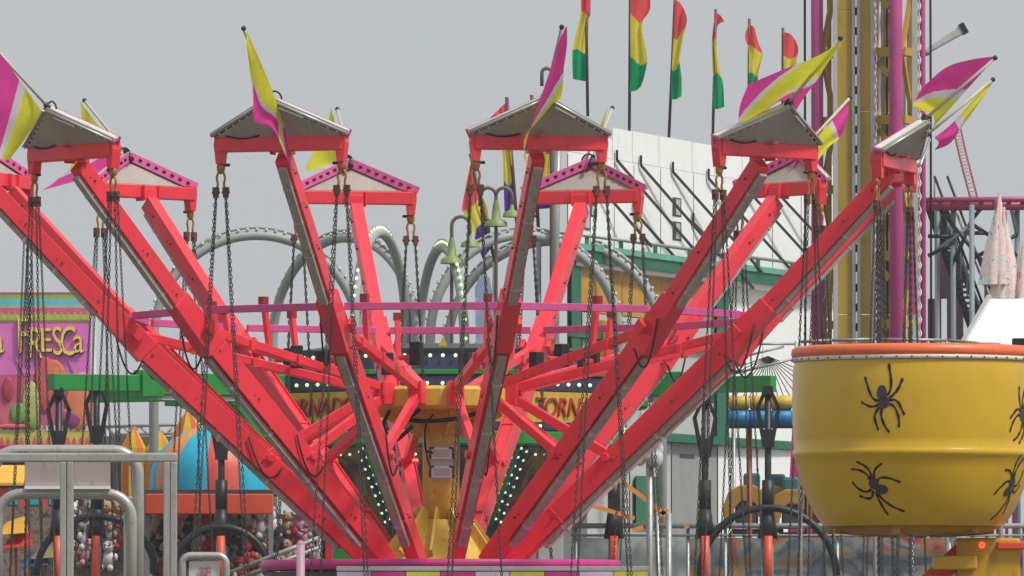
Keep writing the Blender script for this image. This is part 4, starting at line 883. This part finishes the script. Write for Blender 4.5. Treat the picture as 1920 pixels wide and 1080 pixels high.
# magenta wing beside the tub
m = MB(); m.prism([P(1488, 760, 36), P(1520, 860, 36), P(1560, 1000, 36), P(1560, 1240, 36), P(1478, 1240, 36), P(1478, 960, 36)], (0, .2, 0)); solo('magenta_panel', m, MAG, 'magenta slanted panel just left of the yellow tub', 'panel', loc=Vector((P(1510, 0, 36).x, 36, 0)))
# folding orange scissor gate
t = thing('scissor_gate', 'orange lazy tong scissor bars low in front of the green shutter', 'gate', P(1180, 1000, 22)); t.location.z = 0; ROOT[t].z = 0
for a, b in (((1100, 945), (1190, 972)), ((1160, 898), (1252, 968)), ((1225, 975), (1252, 955)), ((1096, 930), (1140, 905)), ((1186, 995), (1206, 988)), ((1290, 985), (1284, 990))):
    m = MB(); m.beam(P(*a, 22), P(*b, 22), .05, .07); part(t, 'scissor_bar', m, paint('orange bar', rgb(228, 150, 62)))
m = MB(); a = P(1254, 962, 22); m.tube([(a.x, 22, .02), a], .05, 8); part(t, 'post', m, STEEL)
# bagged floodlight on pole
t = thing('bagged_lamp', 'floodlight wrapped in white plastic on a grey pole', 'lamp', P(1218, 1170, 6)); t.location.z = 0; ROOT[t].z = 0
m = MB()
for dx, dy, r_, q_ in ((8, 822, .14, 1.3), (-12, 850, .13, 1.0), (10, 858, .12, 1.3), (-3, 835, .13, 1.2), (-18, 862, .08, 1.2), (16, 842, .08, 1.4)): m.ball(P(1218 + dx, dy, 6), r_, 12, 0, (1, .9, q_))
PLB = paint('white plastic bag', rgb(214, 218, 218), .35, .08, 6, bump=1.0); o = part(t, 'plastic_wrap', m, PLB)
rm = o.modifiers.new('remesh', 'REMESH'); rm.mode = 'VOXEL'; rm.voxel_size = .02; rm.use_smooth_shade = True
m = MB(); m.tube([(P(1218, 0, 6).x, 6.05, .02), P(1218, 850, 6.05)], .05, 10); part(t, 'pole', m, STEEL)
m = MB(); m.tube([(P(1238, 0, 6).x, 6.05, .02), P(1232, 960, 6.05)], .035, 10); part(t, 'stay', m, STEEL)
# slanted grey handrail left of turntable
t = thing('ramp_rail', 'sloping grey hand rail left of the pink turntable', 'railing', P(540, 1170, 6)); t.location.z = 0; ROOT[t].z = 0
for dy in (0, 18):
    m = MB(); m.tube([P(430, 1075 + dy, 6), P(600, 1008 + dy, 6)], .035, 8); part(t, 'rail', m, STEEL)
for x, y in ((440, 1070), (520, 1040), (598, 1010)):
    m = MB(); a = P(x, y, 6); m.tube([(a.x, 6, .02), a], .035, 8); part(t, 'post', m, STEEL)
m = MB(); a = P(617, 930, 4); m.beam((a.x, 4, .02), a, .1, .1); solo('red_post', m, RED, 'upright red post at the left foot of the arms', 'post')
m = MB(); m.pan(612, 1000, 690, 1260, 9, .3); solo('green_cabinet', m, GREEN, 'green cabinet corner behind the foot of the red arms', 'cabinet')

# ================================================================== FOREGROUND: STEEL GATE
FY = -55.0
ga = thing('steel_gate', 'galvanised steel entrance gate with rounded frames and blank sign panel', 'gate', P(160, 1170, FY)); ga.location.z = 0; ROOT[ga].z = 0
GS = paint('gate aluminium', rgb(176, 174, 168), .38, .12, 6, metal=.35, dirt=.15)
def gp(px, py, dy=0): return P(px, py, FY + dy)
def arch_pts(x0, x1, yt, r_, yb, dy):
    pts = [gp(x0, yb, dy)]
    for j in range(9): a_ = math.pi - math.pi / 2 * j / 8; pts.append(gp(x0 + r_ + r_ * math.cos(a_), yt + r_ - r_ * math.sin(a_), dy))
    for j in range(9): a_ = math.pi / 2 - math.pi / 2 * j / 8; pts.append(gp(x1 - r_ + r_ * math.cos(a_), yt + r_ - r_ * math.sin(a_), dy))
    return pts + [gp(x1, yb, dy)]
m = MB(); m.tube(arch_pts(-14, 259, 845, 46, 1290, .35), .035, 10); part(ga, 'outer_frame', m, GS)
m = MB(); m.tube(arch_pts(-5, 247, 926, 46, 1290, .3), .032, 10); part(ga, 'inner_frame', m, GS)
m = MB(); m.beam(gp(-60, 858), gp(332, 858), .07, .055); part(ga, 'top_rail', m, GS, bevel=.01)
for x0, x1 in ((113, 125), (126, 138), (307, 319), (320, 332)):
    m = MB(); a = gp((x0 + x1) / 2, 866); m.beam((a.x, FY, .02), a, (x1 - x0) / S(FY), .07, Vector((1, 0, 0))); part(ga, 'post', m, GS, bevel=.006)
m = MB(); a = gp(237, 960, .32); m.tube([(a.x, a.y, .02), a], .016, 8); part(ga, 'slim_post', m, GS)
m = MB(); m.pan(46, 862, 207, 917, FY + .28, .012); part(ga, 'sign_panel', m, paint('sign back pinkish', rgb(176, 160, 158), .5, .08, 3))
m = MB(); m.pan(46, 911, 207, 917, FY + .255, .02); part(ga, 'panel_lip', m, WHITE)
for x in (38, 47):
    m = MB(); m.pan(x - 1.5, 847, x + 1.5, 855, FY + .30, .01); part(ga, 'bolt_slot', m, BLK)
sg = thing('ride_sign', 'small white sign with red SPIDER lettering in a rounded steel frame', 'sign', P(383, 1170, FY)); sg.location.z = 0; ROOT[sg].z = 0
m = MB(); m.tube(arch_pts(342, 424, 1042, 16, 1180, 0), .022, 10); m.tube([gp(342, 1180), gp(424, 1180)], .022, 10); part(sg, 'frame', m, GS)
m = MB(); m.pan(354, 1052, 412, 1175, FY + .01, .012); part(sg, 'plate', m, paint('white sign plate', rgb(206, 204, 200), .4, .06, 3))
for j, ch in enumerate('SPIDER'):
    letter(sg, ch, gp(375.5 + j * 3.6, 1074, -.004), .088, paint('sign red', rgb(176, 56, 62)), 0, .002, .22)
for px in (342, 424):
    m = MB(); a = gp(px, 1178); m.tube([(a.x, FY, .02), a], .022, 8); part(sg, 'leg', m, GS)

# ================================================================== FOREGROUND: YELLOW SPIDER TUB
SYY = -40.0; SX = 1712; sS = S(SYY)
tub = thing('spider_tub', 'round yellow ride tub with black spider decals and orange rim', 'ride car', P(SX, 1170, SYY)); tub.location.z = 0; ROOT[tub].z = 0
sx0 = P(SX, 700, SYY).x
def sz(y): return P(SX, y, SYY).z
TP = [(.93, 672), (.950, 690), (.957, 730), (.958, 780), (.952, 825), (.947, 843), (.957, 846), (.962, 851), (.957, 856), (.944, 859), (.922, 880), (.885, 910), (.835, 940), (.785, 963), (.725, 983), (.70, 987)]
CT = Vector((sx0, SYY, 0))
TUBY = paint('tub yellow gelcoat', rgb(208, 166, 34), .2, .07, 1.0, dirt=.04, spec=.6)
m = MB(); m.lathe([(r_, sz(y)) for r_, y in TP], CT, 96); part(tub, 'shell', m, TUBY)
m = MB(); m.lathe([(.70, sz(986)), (.66, sz(984)), (.66, sz(992)), (.55, sz(1000)), (.2, sz(1004)), (.01, sz(1004))], CT, 48)
for k in range(6):
    g = R(60 * k + 15); m.beam(CT + Vector((.2 * math.cos(g), .2 * math.sin(g), sz(1001))), CT + Vector((.66 * math.cos(g), .66 * math.sin(g), sz(994))), .07, .06)
part(tub, 'floor_pan', m, paint('grimy yellow', rgb(176, 126, 34), .5, .3, 4, dirt=.3))
m = MB(); m.lathe([(.90, sz(676)), (.955, sz(672)), (.967, sz(665)), (.960, sz(656)), (.93, sz(651)), (.89, sz(655)), (.88, sz(690))], CT, 96); part(tub, 'rim_pad', m, paint('orange vinyl pad', rgb(232, 110, 66), .4, .1, 5))
m = MB(); m.lathe([(.950, sz(679.5)), (.961, sz(678.5)), (.961, sz(672.5)), (.950, sz(671.5))], CT, 96); part(tub, 'rim_strip', m, paint('white rim strip', rgb(220, 214, 204), .4, .1, 6))
m = MB()
for k in range(50): g = 2 * math.pi * k / 50; m.ball(CT + Vector((.962 * math.cos(g), .962 * math.sin(g), sz(676))), .009, 5)
part(tub, 'rivet', m, DGREY, stuff=True)
m = MB(); m.lathe([(.01, sz(930)), (.82, sz(930)), (.88, sz(700))], CT, 48); part(tub, 'inner_liner', m, DGREY)
def rad(z):
    L_ = [(sz(y), r_) for r_, y in TP]
    for (z0, r0), (z1, r1) in zip(L_[:-1], L_[1:]):
        if z1 <= z <= z0: return r0 + (r1 - r0) * (z0 - z) / max(1e-6, z0 - z1)
    return .95
def onsurf(ang, du, dv, z0):
    z = z0 + dv; r_ = rad(z) + .004; a_ = ang + du / r_
    return CT + Vector((r_ * math.sin(a_), -r_ * math.cos(a_), z))
DEC = paint('black decal', rgb(34, 22, 22), .35, .2, 20); DEC2 = paint('worn charcoal decal', rgb(58, 56, 66), .5, .3, 30, dirt=.3)
SPA = ([[(575, 170), (590, 250), (605, 350), (600, 450), (565, 530)], [(735, 335), (710, 400), (665, 480), (580, 560)], [(580, 580), (640, 575), (690, 610), (720, 670), (755, 745)], [(580, 620), (640, 650), (680, 735), (692, 800), (690, 880)], [(500, 660), (490, 740), (505, 800), (540, 880), (585, 935)], [(475, 650), (425, 720), (418, 780), (435, 850), (458, 910)], [(470, 620), (420, 645), (370, 648), (310, 625), (255, 595)], [(470, 585), (410, 570), (360, 495), (330, 410), (300, 315)]], (500, 500, 58, 90), (525, 600, 62, 66), 6.0)
SPB = ([[(690, 730), (684, 700), (665, 678), (633, 663)], [(686, 735), (668, 708), (640, 694), (608, 690)], [(685, 765), (660, 774), (630, 762), (606, 738)], [(690, 770), (680, 795), (660, 798), (630, 788)], [(698, 728), (702, 700), (714, 684), (735, 670)], [(706, 740), (722, 724), (755, 724), (798, 740)], [(700, 775), (706, 800), (718, 830), (733, 860)], [(706, 780), (725, 805), (755, 828), (798, 848)]], (724, 766, 24, 18), (695, 745, 20, 20), 2.0)
def spider(spec, cxp, cyp, ang, wpx, mirror=1, turn=0):
    legs, ab, thx, sc_ = spec; m = MB(); z0 = sz(cyp); k_ = 1 / sc_ / sS; o0 = ((ab[0] + thx[0]) / 2, (ab[1] + thx[1]) / 2)
    def f(x, y):
        du, dv = mirror * (x - o0[0]) * k_, -(y - o0[1]) * k_
        return onsurf(ang, du * math.cos(turn) - dv * math.sin(turn), du * math.sin(turn) + dv * math.cos(turn), z0)
    for lg in legs:
        c = bez([(x, y, 0) for x, y in lg], 14); vs = []
        for i, p in enumerate(c):
            d = (c[min(i + 1, 14)] - c[max(i - 1, 0)]).normalized(); w_ = wpx * sc_ * (.5 + .12 * math.sin(i)) * (.75 if i in (0, 14) else 1)
            vs += [f(p.x - d.y * w_, p.y + d.x * w_), f(p.x + d.y * w_, p.y - d.x * w_)]
        m.add(vs, [(2 * i, 2 * i + 1, 2 * i + 3, 2 * i + 2) for i in range(14)])
    for (x, y, rx, ry), mi in ((ab, 1), (thx, 1)):
        n = 20; vs = [f(x, y)]
        for q_ in (.5, 1):
            for j in range(n): a_ = 2 * math.pi * j / n; vs.append(f(x + rx * q_ * math.cos(a_), y + ry * q_ * math.sin(a_)))
        m.add([v + Vector((0, -.0015, 0)) for v in vs], [(0, 1 + j, 1 + (j + 1) % n) for j in range(n)] + [(1 + j, 1 + n + j, 1 + n + (j + 1) % n, 1 + (j + 1) % n) for j in range(n)], mi)
    part(tub, 'spider_decal', m, [DEC, DEC2])
def angp(px, r_=.957): return math.asin(max(-1, min(1, (px - SX) / (r_ * sS))))
spider(SPA, 1645, 752, angp(1645), 4.6); spider(SPB, 1634, 916, angp(1634, .9), 4.2)
spider(SPA, 1910, 776, angp(1912), 4.6, -1, R(-25)); spider(SPB, 1850, 915, angp(1890, .9), 4.2, -1, .5)
# support arm of the tub
arm_ = thing('tub_arm', 'yellow support arm with orange flange under the spider tub', 'ride arm', P(1850, 1170, SYY + .2)); arm_.location.z = 0; ROOT[arm_].z = 0
m = MB(); a = P(1850, 1012, SYY + .2); m.box((a.x, SYY + .2, (a.z + .02) / 2 + .3), (.5, .5, a.z - .6)); part(arm_, 'stem', m, paint('arm yellow', rgb(206, 158, 40), .4, .2, 2, dirt=.15), bevel=.02)
m = MB(); a = P(1790, 1055, SYY - .1); m.box(a, (.34, .3, .11)); part(arm_, 'bracket', m, MATS['arm yellow'], bevel=.015)
m = MB(); m.prism([P(1795, 1018, SYY + .1), P(1712, 1095, SYY + .1), P(1722, 1135, SYY + .1), P(1795, 1070, SYY + .1)], (0, .12, 0)); part(arm_, 'flange', m, ORANGE, bevel=.01)
m = MB(); m.pan(1870, 1016, 1990, 1030, SYY - .1, .3); part(arm_, 'cap', m, ORANGE, bevel=.01)
m = MB(); m.lathe([(.01, 0), (.022, 0), (.026, .008), (.012, .02), (.01, .02)], P(1841, 1022, SYY - .06), 14, 0, Matrix.Rotation(R(90), 3, 'X')); part(arm_, 'marker_lamp', m, lamp_mat('lit red lamp', (1, .12, .05), 1.4))
m = MB(); a = P(1850, 1170, SYY + .2); m.box((a.x, SYY + .2, .32), (1.2, 1.2, .6)); part(arm_, 'base_block', m, DGREY)

# ================================================================== HAZY AIR
hz = MB().box((0, 40, 16), (400, 420, 36))
hm = bpy.data.materials.new('hazy air'); hm.use_nodes = True; hn = hm.node_tree.nodes; hn.remove(hn['Principled BSDF'])
pv = hn.new('ShaderNodeVolumePrincipled'); pv.inputs['Color'].default_value = (.9, .94, .97, 1); pv.inputs['Density'].default_value = .00035; pv.inputs['Anisotropy'].default_value = .2
hm.node_tree.links.new(pv.outputs[0], hn['Material Output'].inputs['Volume'])
ho = link(bpy.data.objects.new('haze', hz.mesh('haze', hm))); ho['kind'] = 'stuff'
